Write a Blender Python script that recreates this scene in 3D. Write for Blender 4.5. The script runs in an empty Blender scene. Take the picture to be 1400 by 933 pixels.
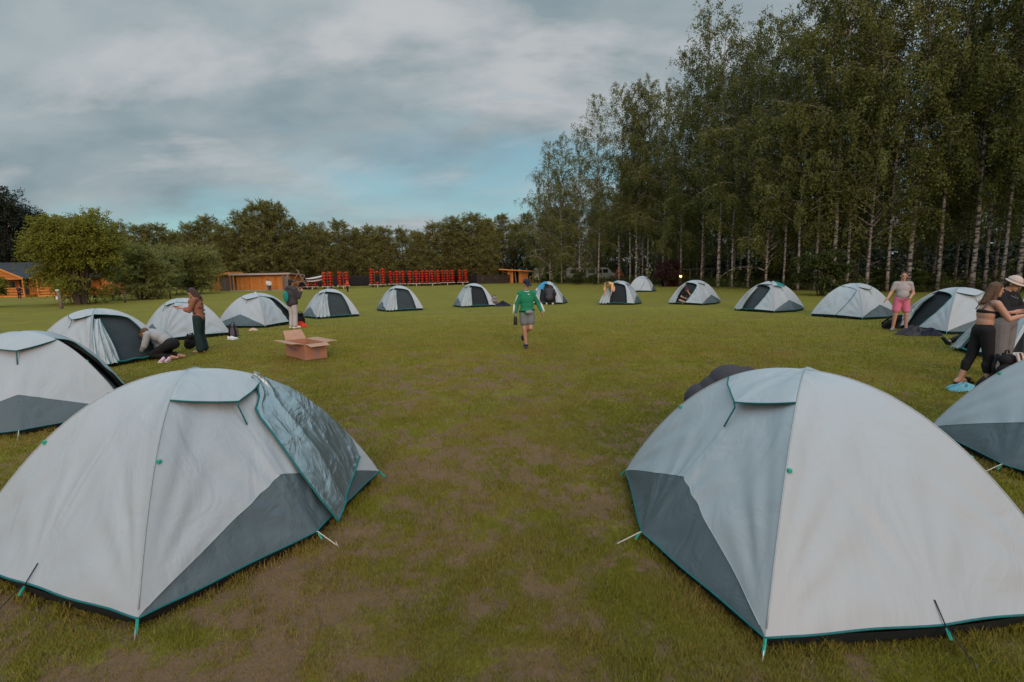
import bpy, bmesh, math, random
import numpy as np
from mathutils import Vector, Matrix
S = bpy.context.scene
COL = S.collection
PI = math.pi
R_ = math.radians

# ------------------------------------------------------------------ camera
TH = math.atan((466.5 - 368) / 700); PH = R_(1.0); CAMH = 2.0
_f = np.array([0, math.cos(TH), -math.sin(TH)]); _r = np.array([1., 0, 0]); _u = np.array([0, math.sin(TH), math.cos(TH)])
CR = math.cos(PH) * _r - math.sin(PH) * _u; CU = math.cos(PH) * _u + math.sin(PH) * _r; CF = _f
cam = bpy.data.cameras.new('camera'); camo = bpy.data.objects.new('camera', cam); COL.objects.link(camo)
cam.sensor_width = 36; cam.lens = 18.0; cam.clip_start = 0.05; cam.clip_end = 3000
camo.matrix_world = Matrix(((CR[0], CU[0], -CF[0], 0), (CR[1], CU[1], -CF[1], 0), (CR[2], CU[2], -CF[2], CAMH), (0, 0, 0, 1)))
S.camera = camo

def at(px, py, z=0.0):                 # where a point of the photo stands on the ground
    d = CF * 700 + CR * (px - 700) - CU * (py - 466.5)
    k = (z - CAMH) / d[2]
    return np.array([d[0] * k, d[1] * k, z])

def at_y(px, y):                       # ground point in the direction of px at depth y
    d = CF * 700 + CR * (px - 700) - CU * (400 - 466.5)
    return np.array([d[0] / d[1] * y, y, 0.0])

def height_at(py, px, y):
    d = CF * 700 + CR * (px - 700) - CU * (py - 466.5)
    return CAMH + d[2] / d[1] * y

# ------------------------------------------------------------------ world, sun, exposure
SUN_ELEV = 18.0; SUN_AZ = -80.0        # azimuth of the sun, degrees from +X (behind the camera)
w = bpy.data.worlds.new("World"); S.world = w; w.use_nodes = True
nt = w.node_tree; nt.nodes.clear()
def N(nt, typ, **kw):
    n = nt.nodes.new(typ)
    for k, v in kw.items():
        if k in n.inputs: n.inputs[k].default_value = v
        else: setattr(n, k, v)
    return n
L = lambda nt, a, b: nt.links.new(a, b)
def math_n(nt, op, a, b=None, clamp=False):
    n = nt.nodes.new('ShaderNodeMath'); n.operation = op; n.use_clamp = clamp
    for i, v in enumerate((a, b)):
        if v is None: continue
        if isinstance(v, (int, float)): n.inputs[i].default_value = v
        else: L(nt, v, n.inputs[i])
    return n.outputs[0]
def mix_n(nt, fac, a, b, blend='MIX'):
    n = nt.nodes.new('ShaderNodeMix'); n.data_type = 'RGBA'; n.blend_type = blend
    for i, v in ((0, fac), (6, a), (7, b)):
        if isinstance(v, (int, float)): n.inputs[i].default_value = v
        elif isinstance(v, tuple): n.inputs[i].default_value = v if len(v) == 4 else v + (1,)
        else: L(nt, v, n.inputs[i])
    return n.outputs[2]
def ramp_n(nt, fac, stops):
    n = nt.nodes.new('ShaderNodeValToRGB'); e = n.color_ramp.elements
    while len(e) < len(stops): e.new(0.5)
    for i, (p, c) in enumerate(stops):
        e[i].position = p; e[i].color = (c, c, c, 1) if isinstance(c, (int, float)) else tuple(c) + (1,)
    L(nt, fac, n.inputs[0]); return n.outputs[0]

sky = N(nt, 'ShaderNodeTexSky', sky_type='NISHITA', sun_disc=False, altitude=100, air_density=1.0, dust_density=0.6, ozone_density=2.0)
sky.sun_elevation = R_(SUN_ELEV); sky.sun_rotation = R_(90 - SUN_AZ)
tc = N(nt, 'ShaderNodeTexCoord'); sep = N(nt, 'ShaderNodeSeparateXYZ'); L(nt, tc.outputs['Generated'], sep.inputs[0])
zc = math_n(nt, 'MAXIMUM', sep.outputs[2], 0.0)
zz = math_n(nt, 'ADD', zc, 0.34)
cmb = N(nt, 'ShaderNodeCombineXYZ')
L(nt, math_n(nt, 'DIVIDE', sep.outputs[0], zz), cmb.inputs[0]); L(nt, math_n(nt, 'DIVIDE', sep.outputs[1], zz), cmb.inputs[1])
def skynoise(scale, det, rough, sx, sy, off, dist=0.4):
    mp = N(nt, 'ShaderNodeMapping'); mp.inputs['Scale'].default_value = (sx, sy, 1); mp.inputs['Location'].default_value = off
    mp.inputs['Rotation'].default_value = (0, 0, R_(-14))
    L(nt, cmb.outputs[0], mp.inputs[0])
    n = N(nt, 'ShaderNodeTexNoise'); n.inputs['Scale'].default_value = scale; n.inputs['Detail'].default_value = det
    n.inputs['Roughness'].default_value = rough; n.inputs['Distortion'].default_value = dist
    L(nt, mp.outputs[0], n.inputs['Vector']); return n.outputs['Fac']
n1 = skynoise(1.25, 7, 0.52, 0.85, 1.15, (3.1, 1.7, 0), 0.15)
n2 = skynoise(2.0, 8, 0.55, 0.85, 1.2, (7.3, 2.2, 0), 0.2)
n3 = skynoise(1.9, 8, 0.56, 0.75, 1.3, (1.3, 9.2, 0), 0.2)
m1 = ramp_n(nt, math_n(nt, 'ADD', n1, math_n(nt, 'MULTIPLY', math_n(nt, 'SUBTRACT', zc, 0.20), 0.55)), [(0.36, 0.0), (0.53, 1.0)])
cloudcol = mix_n(nt, ramp_n(nt, n2, [(0.38, 0.0), (0.62, 1.0)]), (1.9, 2.4, 2.65), (3.1, 3.5, 3.65))
bright = ramp_n(nt, n3, [(0.51, 0.0), (0.64, 1.0)])
cloudcol = mix_n(nt, math_n(nt, 'MULTIPLY', bright, 0.75), cloudcol, (4.5, 4.45, 4.5))
clear = mix_n(nt, 1.0, sky.outputs[0], (0.95, 1.12, 1.0), 'MULTIPLY')
clear = mix_n(nt, 0.72, clear, (1.55, 2.7, 3.2))
col = mix_n(nt, math_n(nt, 'MULTIPLY', m1, 0.92), clear, cloudcol)
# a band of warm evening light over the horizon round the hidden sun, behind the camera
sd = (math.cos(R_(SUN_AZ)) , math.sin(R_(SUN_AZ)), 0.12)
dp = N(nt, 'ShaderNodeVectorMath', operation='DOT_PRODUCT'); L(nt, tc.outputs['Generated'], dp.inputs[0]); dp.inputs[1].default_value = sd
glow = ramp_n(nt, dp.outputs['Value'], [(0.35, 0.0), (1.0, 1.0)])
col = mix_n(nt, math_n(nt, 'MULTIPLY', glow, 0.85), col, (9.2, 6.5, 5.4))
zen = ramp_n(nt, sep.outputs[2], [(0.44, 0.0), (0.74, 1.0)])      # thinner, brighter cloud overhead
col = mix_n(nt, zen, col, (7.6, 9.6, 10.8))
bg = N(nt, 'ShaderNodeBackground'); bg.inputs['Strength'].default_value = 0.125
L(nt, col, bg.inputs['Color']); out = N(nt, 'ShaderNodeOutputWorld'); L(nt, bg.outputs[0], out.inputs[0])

sun = bpy.data.lights.new('sun', 'SUN'); suno = bpy.data.objects.new('sun', sun); COL.objects.link(suno)
sun.energy = 1.5; sun.angle = R_(30); sun.color = (1.0, 0.73, 0.60)
_sd = Vector((math.cos(R_(SUN_AZ)) * math.cos(R_(SUN_ELEV)), math.sin(R_(SUN_AZ)) * math.cos(R_(SUN_ELEV)), math.sin(R_(SUN_ELEV))))
suno.rotation_euler = _sd.to_track_quat('Z', 'Y').to_euler(); suno.location = (0, -40, 30)
S.view_settings.view_transform = 'Standard'; S.view_settings.look = 'None'
S.view_settings.exposure = 0.05; S.view_settings.gamma = 1.0; S.view_settings.use_curve_mapping = False
S.cycles.max_bounces = 6; S.cycles.transparent_max_bounces = 6
S.cycles.use_denoising = True

# ------------------------------------------------------------------ materials
def mat(name, color, rough=0.8, metal=0.0, var=0.0, vscale=6.0, bump=0.0, bscale=40.0, spec=0.3, color2=None, isl=0.0, trans=0.0, patch=None):
    m = bpy.data.materials.new(name); m.use_nodes = True; t = m.node_tree
    b = t.nodes['Principled BSDF']; b.inputs['Roughness'].default_value = rough; b.inputs['Metallic'].default_value = metal
    b.inputs['Specular IOR Level'].default_value = spec
    c = None
    co = N(t, 'ShaderNodeTexCoord')
    if color2 is None: color2 = tuple(x * (1 - 0.5) for x in color)
    if isl:
        g = N(t, 'ShaderNodeNewGeometry'); oi = N(t, 'ShaderNodeObjectInfo')
        f = math_n(t, 'ADD', math_n(t, 'MULTIPLY', g.outputs['Random Per Island'], 0.6), math_n(t, 'MULTIPLY', oi.outputs['Random'], 0.4))
        c = mix_n(t, f, color, color2)
        if patch:
            gp = N(t, 'ShaderNodeTexNoise'); gp.inputs['Scale'].default_value = 1.1; gp.inputs['Detail'].default_value = 5; L(t, co.outputs['Object'], gp.inputs['Vector'])
            c = mix_n(t, math_n(t, 'MULTIPLY', ramp_n(t, gp.outputs['Fac'], [(0.40, 0.0), (0.62, 1.0)]), 0.75), c, patch)
    elif var:
        n = N(t, 'ShaderNodeTexNoise'); n.inputs['Scale'].default_value = vscale; n.inputs['Detail'].default_value = 6
        L(t, co.outputs['Object'], n.inputs['Vector'])
        c = mix_n(t, math_n(t, 'MULTIPLY', ramp_n(t, n.outputs['Fac'], [(0.3, 0.0), (0.7, 1.0)]), var), color, color2)
    if c is None: b.inputs['Base Color'].default_value = tuple(color) + (1,)
    else: L(t, c, b.inputs['Base Color'])
    if bump:
        n = N(t, 'ShaderNodeTexNoise'); n.inputs['Scale'].default_value = bscale; n.inputs['Detail'].default_value = 5
        L(t, co.outputs['Object'], n.inputs['Vector'])
        bp = N(t, 'ShaderNodeBump'); bp.inputs['Strength'].default_value = bump; bp.inputs['Distance'].default_value = 0.02
        L(t, n.outputs['Fac'], bp.inputs['Height']); L(t, bp.outputs[0], b.inputs['Normal'])
    if trans:
        tr = N(t, 'ShaderNodeBsdfTranslucent'); mx = N(t, 'ShaderNodeMixShader'); mx.inputs[0].default_value = trans
        if c is not None: L(t, c, tr.inputs[0])
        else: tr.inputs[0].default_value = tuple(color) + (1,)
        o = t.nodes['Material Output']
        L(t, b.outputs[0], mx.inputs[1]); L(t, tr.outputs[0], mx.inputs[2]); L(t, mx.outputs[0], o.inputs[0])
    return m

def fabric(name, color, rough, bump, metal=0.0, wr_scale=3.0, spec=0.4, mottling=0.06):
    """coated tent cloth: fine crinkles plus long soft creases"""
    m = mat(name, color, rough, metal, spec=spec); t = m.node_tree; b = t.nodes['Principled BSDF']
    co = N(t, 'ShaderNodeTexCoord')
    mp = N(t, 'ShaderNodeMapping'); mp.inputs['Scale'].default_value = (1, 1, 0.35); L(t, co.outputs['Object'], mp.inputs[0])
    a = N(t, 'ShaderNodeTexNoise'); a.inputs['Scale'].default_value = wr_scale; a.inputs['Detail'].default_value = 4; a.inputs['Distortion'].default_value = 1.2
    L(t, mp.outputs[0], a.inputs['Vector'])
    v = N(t, 'ShaderNodeTexNoise'); v.noise_type = 'RIDGED_MULTIFRACTAL'; v.inputs['Scale'].default_value = wr_scale * 1.7; v.inputs['Detail'].default_value = 3
    L(t, mp.outputs[0], v.inputs['Vector'])
    h = math_n(t, 'ADD', a.outputs['Fac'], math_n(t, 'MULTIPLY', v.outputs['Fac'], 0.22))
    bp = N(t, 'ShaderNodeBump'); bp.inputs['Strength'].default_value = bump; bp.inputs['Distance'].default_value = 0.06
    L(t, h, bp.inputs['Height']); L(t, bp.outputs[0], b.inputs['Normal'])
    d = N(t, 'ShaderNodeTexNoise'); d.inputs['Scale'].default_value = 2.2; d.inputs['Detail'].default_value = 8; L(t, co.outputs['Object'], d.inputs['Vector'])
    c = mix_n(t, math_n(t, 'MULTIPLY', d.outputs['Fac'], mottling * 2), tuple(color), tuple(x * 0.6 for x in color))
    L(t, c, b.inputs['Base Color'])
    return m

M = {}
M['fly'] = fabric('tent_cloth_white', (0.330, 0.368, 0.392), 0.5, 0.36)
M['fly_grey'] = fabric('tent_cloth_grey', (0.068, 0.095, 0.106), 0.42, 0.45, wr_scale=4)
M['seam'] = mat('seam_tape', (0.33, 0.385, 0.40), 0.6, var=0.3, vscale=30)
M['fly_blue'] = fabric('tent_cloth_blue', (0.02, 0.20, 0.36), 0.5, 0.3)
M['silver'] = fabric('silver_coating', (0.22, 0.275, 0.29), 0.33, 0.6, metal=0.7, wr_scale=5, spec=0.5)
M['flap'] = fabric('flap_cloth', (0.34, 0.40, 0.42), 0.5, 0.7, wr_scale=6)
M['teal'] = mat('teal_tape', (0.005, 0.13, 0.135), 0.6, var=0.5, vscale=30)
M['green_tag'] = mat('green_webbing', (0.02, 0.33, 0.25), 0.6, var=0.3, vscale=60)
M['tentfloor'] = mat('black_groundsheet', (0.012, 0.016, 0.02), 0.5, bump=0.4, bscale=9)
M['inner'] = mat('dark_inner_tent', (0.030, 0.042, 0.047), 0.75, var=0.5, vscale=4, bump=0.4, bscale=6)
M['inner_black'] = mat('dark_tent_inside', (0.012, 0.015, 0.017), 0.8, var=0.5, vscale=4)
M['cord'] = mat('white_cord', (0.55, 0.52, 0.50), 0.8, var=0.3, vscale=50)
M['peg'] = mat('steel_peg', (0.28, 0.28, 0.29), 0.4, 0.8, var=0.3, vscale=60)
M['blackcloth'] = mat('black_cloth', (0.010, 0.010, 0.012), 0.85, var=0.5, vscale=9, bump=0.5, bscale=14)
M['skin'] = mat('skin', (0.42, 0.235, 0.165), 0.55, var=0.25, vscale=7, color2=(0.36, 0.18, 0.12))
M['hair_brown'] = mat('brown_hair', (0.060, 0.030, 0.018), 0.5, var=0.8, vscale=25, bump=0.9, bscale=60)
M['hair_light'] = mat('light_brown_hair', (0.115, 0.062, 0.034), 0.5, var=0.8, vscale=25, bump=0.9, bscale=60)
M['hair_black'] = mat('black_hair', (0.012, 0.010, 0.010), 0.5, var=0.5, vscale=25, bump=0.9, bscale=60)
M['eye'] = mat('dark_eye', (0.015, 0.010, 0.008), 0.3)
M['lip'] = mat('lips', (0.26, 0.085, 0.07), 0.5)
def cloth(n, c, **k):
    M[n] = mat(n, c, k.pop('rough', 0.85), var=0.35, vscale=8, bump=0.6, bscale=11, color2=tuple(x * 0.65 for x in c)); return M[n]
for n, c in dict(green_cloth=(0.012, 0.19, 0.095), white_cloth=(0.62, 0.60, 0.60), grey_cloth=(0.22, 0.22, 0.225), shorts_grey=(0.15, 0.165, 0.17), charcoal_cloth=(0.045, 0.042, 0.05),
                 pants_lightgrey=(0.42, 0.40, 0.41), brown_cloth=(0.25, 0.105, 0.068), darkgreen_cloth=(0.010, 0.028, 0.030), pink_cloth=(0.60, 0.16, 0.26), tee_grey=(0.33, 0.31, 0.31),
                 yellow_cloth=(0.62, 0.40, 0.17), bucket_cloth=(0.50, 0.41, 0.37), pants_grey=(0.16, 0.155, 0.16), navy_cloth=(0.012, 0.016, 0.035), red_cloth=(0.62, 0.05, 0.025), teal_cloth=(0.01, 0.20, 0.19),
                 bluecloth=(0.13, 0.34, 0.42), purplegrey=(0.10, 0.085, 0.105), cream_stripe=(0.55, 0.42, 0.34), maroon_cloth=(0.06, 0.018, 0.02), palepink=(0.62, 0.40, 0.42), sweater=(0.30, 0.32, 0.33),
                 tan_sole=(0.50, 0.32, 0.20)).items():
    cloth(n, c)
M['cardboard'] = mat('cardboard', (0.37, 0.185, 0.115), 0.85, var=0.4, vscale=5, bump=0.2, bscale=60, color2=(0.30, 0.145, 0.09))
M['cardboard_in'] = mat('cardboard_inside', (0.42, 0.24, 0.165), 0.85, var=0.4, vscale=5)
M['ink'] = mat('blue_print', (0.13, 0.11, 0.20), 0.8)
M['tape'] = mat('grey_tape', (0.24, 0.19, 0.19), 0.5)
M['rubber'] = mat('black_rubber', (0.015, 0.015, 0.016), 0.6)

def wood(name, c, sc=1.0, axis=2, plank=7.0):
    m = mat(name, c, 0.7); t = m.node_tree; b = t.nodes['Principled BSDF']; co = N(t, 'ShaderNodeTexCoord')
    sp = N(t, 'ShaderNodeSeparateXYZ'); L(t, co.outputs['Object'], sp.inputs[0])
    fr = math_n(t, 'FRACT', math_n(t, 'MULTIPLY', sp.outputs[axis], plank))
    gap = math_n(t, 'LESS_THAN', fr, 0.09)
    fl = math_n(t, 'FLOOR', math_n(t, 'MULTIPLY', sp.outputs[axis], plank))
    wn = N(t, 'ShaderNodeTexWhiteNoise'); wn.noise_dimensions = '1D'; L(t, fl, wn.inputs['W'])
    n = N(t, 'ShaderNodeTexNoise'); n.inputs['Scale'].default_value = 3.0 * sc; n.inputs['Detail'].default_value = 8
    L(t, co.outputs['Object'], n.inputs['Vector'])
    f = math_n(t, 'ADD', math_n(t, 'MULTIPLY', wn.outputs[0], 0.45), math_n(t, 'MULTIPLY', n.outputs['Fac'], 0.5))
    cc = mix_n(t, f, tuple(min(1, x * 1.2) for x in c), tuple(x * 0.55 for x in c))
    cc = mix_n(t, math_n(t, 'MULTIPLY', gap, 0.75), cc, tuple(x * 0.2 for x in c))
    L(t, cc, b.inputs['Base Color'])
    bp = N(t, 'ShaderNodeBump'); bp.inputs['Strength'].default_value = 0.6; bp.inputs['Distance'].default_value = 0.01; bp.invert = True
    L(t, gap, bp.inputs['Height']); L(t, bp.outputs[0], b.inputs['Normal']); return m
M['orange_wood'] = wood('orange_boards', (0.50, 0.180, 0.040), axis=2, plank=6.5)
M['orange_wood_v'] = wood('orange_upright_boards', (0.52, 0.20, 0.042), axis=0, plank=6.5)
M['orange_beam'] = mat('orange_beam', (0.58, 0.235, 0.055), 0.6, var=0.5, vscale=3)
M['brown_fence'] = wood('dark_fence_boards', (0.040, 0.030, 0.026), axis=2, plank=6.0)
M['grey_boards'] = wood('weathered_boards', (0.17, 0.135, 0.12), axis=0, plank=6.0)
M['net'] = mat('black_windbreak_net', (0.016, 0.014, 0.017), 0.9, var=0.5, vscale=1.5, bump=0.3, bscale=8)
M['roof_dark'] = wood('dark_shingles', (0.022, 0.028, 0.036), axis=2, plank=5.0)
M['roof_light'] = mat('pale_roof_sheet', (0.40, 0.34, 0.32), 0.6, var=0.4, vscale=2)
M['weathered'] = mat('weathered_post', (0.20, 0.155, 0.125), 0.85, var=0.7, vscale=8, bump=0.6, bscale=20)
M['kayak'] = mat('red_plastic_hull', (0.68, 0.070, 0.028), 0.38, var=0.3, vscale=2, color2=(0.60, 0.05, 0.02))
M['kayak_deck'] = mat('dark_seat_well', (0.02, 0.012, 0.012), 0.6)
M['metal_grey'] = mat('galvanised_steel', (0.35, 0.34, 0.34), 0.45, 0.7, var=0.4, vscale=12)
M['white_paint'] = mat('white_paint', (0.62, 0.60, 0.57), 0.5, var=0.25, vscale=3)
M['glass_dark'] = mat('dark_glass', (0.02, 0.025, 0.03), 0.1, spec=0.6)
M['sheet'] = mat('white_sheet', (0.60, 0.56, 0.52), 0.7, var=0.5, vscale=1.5, color2=(0.45, 0.42, 0.40))
M['plaster'] = mat('pale_plaster', (0.50, 0.36, 0.31), 0.8, var=0.3, vscale=1)
M['sand'] = mat('sandy_path', (0.26, 0.21, 0.15), 0.95, var=0.6, vscale=2, bump=0.4, bscale=30)
M['orange_cover'] = mat('orange_cover', (0.55, 0.12, 0.03), 0.7, var=0.3, vscale=3)
M['lampglow'] = mat('lamp_glow', (0.8, 0.5, 0.2), 0.5)
_t = M['lampglow'].node_tree.nodes['Principled BSDF']; _t.inputs['Emission Color'].default_value = (1.0, 0.55, 0.16, 1); _t.inputs['Emission Strength'].default_value = 6.0

def bark_birch():
    m = mat('birch_bark', (0.33, 0.285, 0.255), 0.8); t = m.node_tree; b = t.nodes['Principled BSDF']; co = N(t, 'ShaderNodeTexCoord')
    mp = N(t, 'ShaderNodeMapping'); mp.inputs['Scale'].default_value = (2.2, 2.2, 7); L(t, co.outputs['Object'], mp.inputs[0])
    n = N(t, 'ShaderNodeTexNoise'); n.inputs['Scale'].default_value = 1.0; n.inputs['Detail'].default_value = 6; n.inputs['Roughness'].default_value = 0.65; L(t, mp.outputs[0], n.inputs['Vector'])
    k = ramp_n(t, n.outputs['Fac'], [(0.46, 0.0), (0.56, 1.0)])
    c = mix_n(t, k, (0.33, 0.285, 0.255), (0.03, 0.025, 0.022))
    sp = N(t, 'ShaderNodeSeparateXYZ'); L(t, co.outputs['Object'], sp.inputs[0])
    n2 = N(t, 'ShaderNodeTexNoise'); n2.inputs['Scale'].default_value = 3.0; L(t, co.outputs['Object'], n2.inputs['Vector'])
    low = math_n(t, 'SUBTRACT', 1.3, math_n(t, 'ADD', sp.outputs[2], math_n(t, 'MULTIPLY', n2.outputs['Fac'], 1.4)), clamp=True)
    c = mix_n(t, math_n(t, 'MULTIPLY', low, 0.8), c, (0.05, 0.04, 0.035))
    L(t, c, b.inputs['Base Color']); return m
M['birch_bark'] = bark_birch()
M['pine_bark'] = mat('pine_bark', (0.17, 0.085, 0.05), 0.9, var=0.8, vscale=4, color2=(0.05, 0.035, 0.028))
M['stem_bark'] = mat('grey_bark', (0.09, 0.075, 0.06), 0.9, var=0.7, vscale=5)
M['birch_leaf'] = mat('birch_leaves', (0.165, 0.172, 0.050), 0.6, isl=1, color2=(0.066, 0.084, 0.022), trans=0.22, spec=0.08)
M['pine_leaf'] = mat('pine_needles', (0.205, 0.200, 0.066), 0.6, isl=1, color2=(0.100, 0.110, 0.036), trans=0.15, spec=0.06)
M['willow_leaf'] = mat('willow_leaves', (0.215, 0.215, 0.036), 0.55, isl=1, color2=(0.100, 0.115, 0.018), trans=0.25, spec=0.08)
M['greywillow_leaf'] = mat('sallow_leaves', (0.235, 0.240, 0.068), 0.55, isl=1, color2=(0.125, 0.140, 0.036), trans=0.22)
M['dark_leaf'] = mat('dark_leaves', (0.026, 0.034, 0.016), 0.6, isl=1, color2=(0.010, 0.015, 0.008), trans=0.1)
M['under_leaf'] = mat('understorey_leaves', (0.075, 0.095, 0.018), 0.55, isl=1, color2=(0.030, 0.042, 0.010), trans=0.25)
M['copper_leaf'] = mat('copper_leaves', (0.060, 0.022, 0.018), 0.55, isl=1, color2=(0.022, 0.010, 0.010), trans=0.15)
M['yellow_leaf'] = mat('yellowish_leaves', (0.20, 0.17, 0.03), 0.55, isl=1, color2=(0.08, 0.08, 0.018), trans=0.25)
M['grass_blade'] = mat('grass_blades', (0.290, 0.262, 0.040), 0.6, isl=1, patch=(0.31, 0.225, 0.070), color2=(0.160, 0.168, 0.024), trans=0.35, spec=0.04)
M['dry_blade'] = mat('dry_grass_blades', (0.24, 0.19, 0.09), 0.8, isl=1, color2=(0.13, 0.10, 0.045), trans=0.1, spec=0.2)

# ------------------------------------------------------------------ mesh helpers
class MB:
    """collects vertices and faces, builds ONE mesh object"""
    def __init__(s): s.v = []; s.f = []
    def add(s, vs, fs):
        o = len(s.v); s.v.extend([tuple(map(float, p)) for p in vs]); s.f.extend([tuple(i + o for i in f) for f in fs]); return s
    def box(s, x0, x1, y0, y1, z0, z1):
        return s.add([(x0, y0, z0), (x1, y0, z0), (x1, y1, z0), (x0, y1, z0), (x0, y0, z1), (x1, y0, z1), (x1, y1, z1), (x0, y1, z1)],
                     [(0, 3, 2, 1), (4, 5, 6, 7), (0, 1, 5, 4), (1, 2, 6, 5), (2, 3, 7, 6), (3, 0, 4, 7)])
    def tube(s, pts, rad, n=6, caps=True):
        pts = [np.array(p, float) for p in pts]
        if not hasattr(rad, '__len__'): rad = [rad] * len(pts)
        vs = []; fs = []; ref = None
        for i, p in enumerate(pts):
            d = pts[min(i + 1, len(pts) - 1)] - pts[max(i - 1, 0)]; d = d / (np.linalg.norm(d) + 1e-9)
            if ref is None: ref = np.array([0, 0, 1.]) if abs(d[2]) < 0.9 else np.array([1., 0, 0])
            a = np.cross(d, ref); a /= np.linalg.norm(a) + 1e-9; b = np.cross(d, a); ref = -np.cross(d, a) if False else ref
            for k in range(n):
                an = 2 * PI * k / n; vs.append(p + rad[i] * (a * math.cos(an) + b * math.sin(an)))
        for i in range(len(pts) - 1):
            for k in range(n):
                fs.append((i * n + k, i * n + (k + 1) % n, (i + 1) * n + (k + 1) % n, (i + 1) * n + k))
        if caps: fs.append(tuple(range(n))[::-1]); fs.append(tuple((len(pts) - 1) * n + k for k in range(n)))
        return s.add(vs, fs)
    def bar(s, p0, p1, wx, wz):
        p0 = np.array(p0, float); p1 = np.array(p1, float); d = p1 - p0; d /= np.linalg.norm(d)
        ref = np.array([0, 0, 1.]) if abs(d[2]) < 0.95 else np.array([0, 1., 0])
        a = np.cross(d, ref); a /= np.linalg.norm(a); b = np.cross(a, d)
        vs = [p + sa * a * wx / 2 + sb * b * wz / 2 for p in (p0, p1) for sa, sb in ((-1, -1), (1, -1), (1, 1), (-1, 1))]
        return s.add(vs, [(0, 1, 2, 3), (7, 6, 5, 4), (0, 4, 5, 1), (1, 5, 6, 2), (2, 6, 7, 3), (3, 7, 4, 0)])
    def prism(s, poly, h0, h1):       # polygon in x,y lifted from h0 to h1
        n = len(poly); vs = [(p[0], p[1], h0) for p in poly] + [(p[0], p[1], h1) for p in poly]
        return s.add(vs, [tuple(range(n))[::-1], tuple(range(n, 2 * n))] + [(i, (i + 1) % n, n + (i + 1) % n, n + i) for i in range(n)])
    def grid(s, P):                   # P: array (a, b, 3)
        a, b = P.shape[:2]; vs = P.reshape(-1, 3)
        return s.add(vs, [(i * b + j, i * b + j + 1, (i + 1) * b + j + 1, (i + 1) * b + j) for i in range(a - 1) for j in range(b - 1)])
    def ell(s, c, r, n=10, m=7, Rm=None):
        vs = []; fs = []
        for i in range(m + 1):
            th = PI * i / m
            for k in range(n):
                an = 2 * PI * k / n; p = np.array([r[0] * math.sin(th) * math.cos(an), r[1] * math.sin(th) * math.sin(an), r[2] * math.cos(th)])
                if Rm is not None: p = Rm @ p
                vs.append(np.array(c) + p)
        for i in range(m):
            for k in range(n): fs.append((i * n + k, (i + 1) * n + k, (i + 1) * n + (k + 1) % n, i * n + (k + 1) % n))
        return s.add(vs, fs)
    def build(s, name, material, parent=None, smooth=False, loc=None, bevel=0.0, solid=0.0):
        me = bpy.data.meshes.new(name); me.from_pydata(s.v, [], s.f); me.validate(); me.update()
        return link(name, me, material, parent, smooth, loc, bevel, solid)

def link(name, me, material, parent=None, smooth=False, loc=None, bevel=0.0, solid=0.0):
    if material is not None:
        me.materials.clear(); me.materials.append(M[material] if isinstance(material, str) else material)
    if smooth: me.polygons.foreach_set('use_smooth', [True] * len(me.polygons))
    o = bpy.data.objects.new(name, me); COL.objects.link(o)
    if parent is not None: o.parent = parent
    if loc is not None: o.location = loc
    if solid:
        d = o.modifiers.new('s', 'SOLIDIFY'); d.thickness = solid; d.offset = 0
    if bevel:
        d = o.modifiers.new('b', 'BEVEL'); d.width = bevel; d.segments = 2; d.limit_method = 'ANGLE'
    return o

def np_mesh(name, V, F):
    """fast mesh from numpy: V (n,3), F (m,k) all faces with k corners"""
    me = bpy.data.meshes.new(name); k = F.shape[1]
    me.vertices.add(len(V)); me.vertices.foreach_set('co', np.ascontiguousarray(V, dtype=np.float32).ravel())
    me.loops.add(F.size); me.loops.foreach_set('vertex_index', np.ascontiguousarray(F, dtype=np.int32).ravel())
    me.polygons.add(len(F)); me.polygons.foreach_set('loop_start', np.arange(0, F.size, k, dtype=np.int32))
    me.update(calc_edges=True); return me

def tag(o, label=None, cat=None, group=None, kind=None):
    if label: o['label'] = label
    if cat: o['category'] = cat
    if group: o['group'] = group
    if kind: o['kind'] = kind
    return o
def thing(name, label, cat, loc=(0, 0, 0), rotz=0.0, group=None):
    o = bpy.data.objects.new(name, None); COL.objects.link(o); o.empty_display_size = 0.2
    o.location = tuple(map(float, loc)); o.rotation_euler = (0, 0, rotz)
    return tag(o, label, cat, group)
def dup(root, loc, rotz=0.0, scale=1.0, label=None, group=None):
    r = root.copy(); COL.objects.link(r); r.location = tuple(map(float, loc)); r.rotation_euler = (0, 0, rotz)
    r.scale = (scale, scale, scale) if not hasattr(scale, '__len__') else scale
    if label: r['label'] = label
    if group: r['group'] = group
    for ch in list(root.children):
        c = ch.copy(); COL.objects.link(c); c.parent = r
        for g in list(ch.children):
            d = g.copy(); COL.objects.link(d); d.parent = c
    return r

_rng = np.random.default_rng(5)
_LAT = _rng.random((256, 256))
def vnoise(x, y):
    xi = np.floor(x).astype(int); yi = np.floor(y).astype(int); fx = x - xi; fy = y - yi
    fx = fx * fx * (3 - 2 * fx); fy = fy * fy * (3 - 2 * fy)
    g = lambda a, b: _LAT[a & 255, b & 255]
    return (g(xi, yi) * (1 - fx) + g(xi + 1, yi) * fx) * (1 - fy) + (g(xi, yi + 1) * (1 - fx) + g(xi + 1, yi + 1) * fx) * fy
def fbm(x, y, o=5):
    s = 0; a = 0.5; tot = 0
    for i in range(o):
        s = s + a * vnoise(x * 2 ** i + 17.3 * i, y * 2 ** i + 5.1 * i); tot += a; a *= 0.55
    return s / tot
def sstep(a, b, x):
    t = np.clip((x - a) / (b - a), 0, 1); return t * t * (3 - 2 * t)

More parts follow.
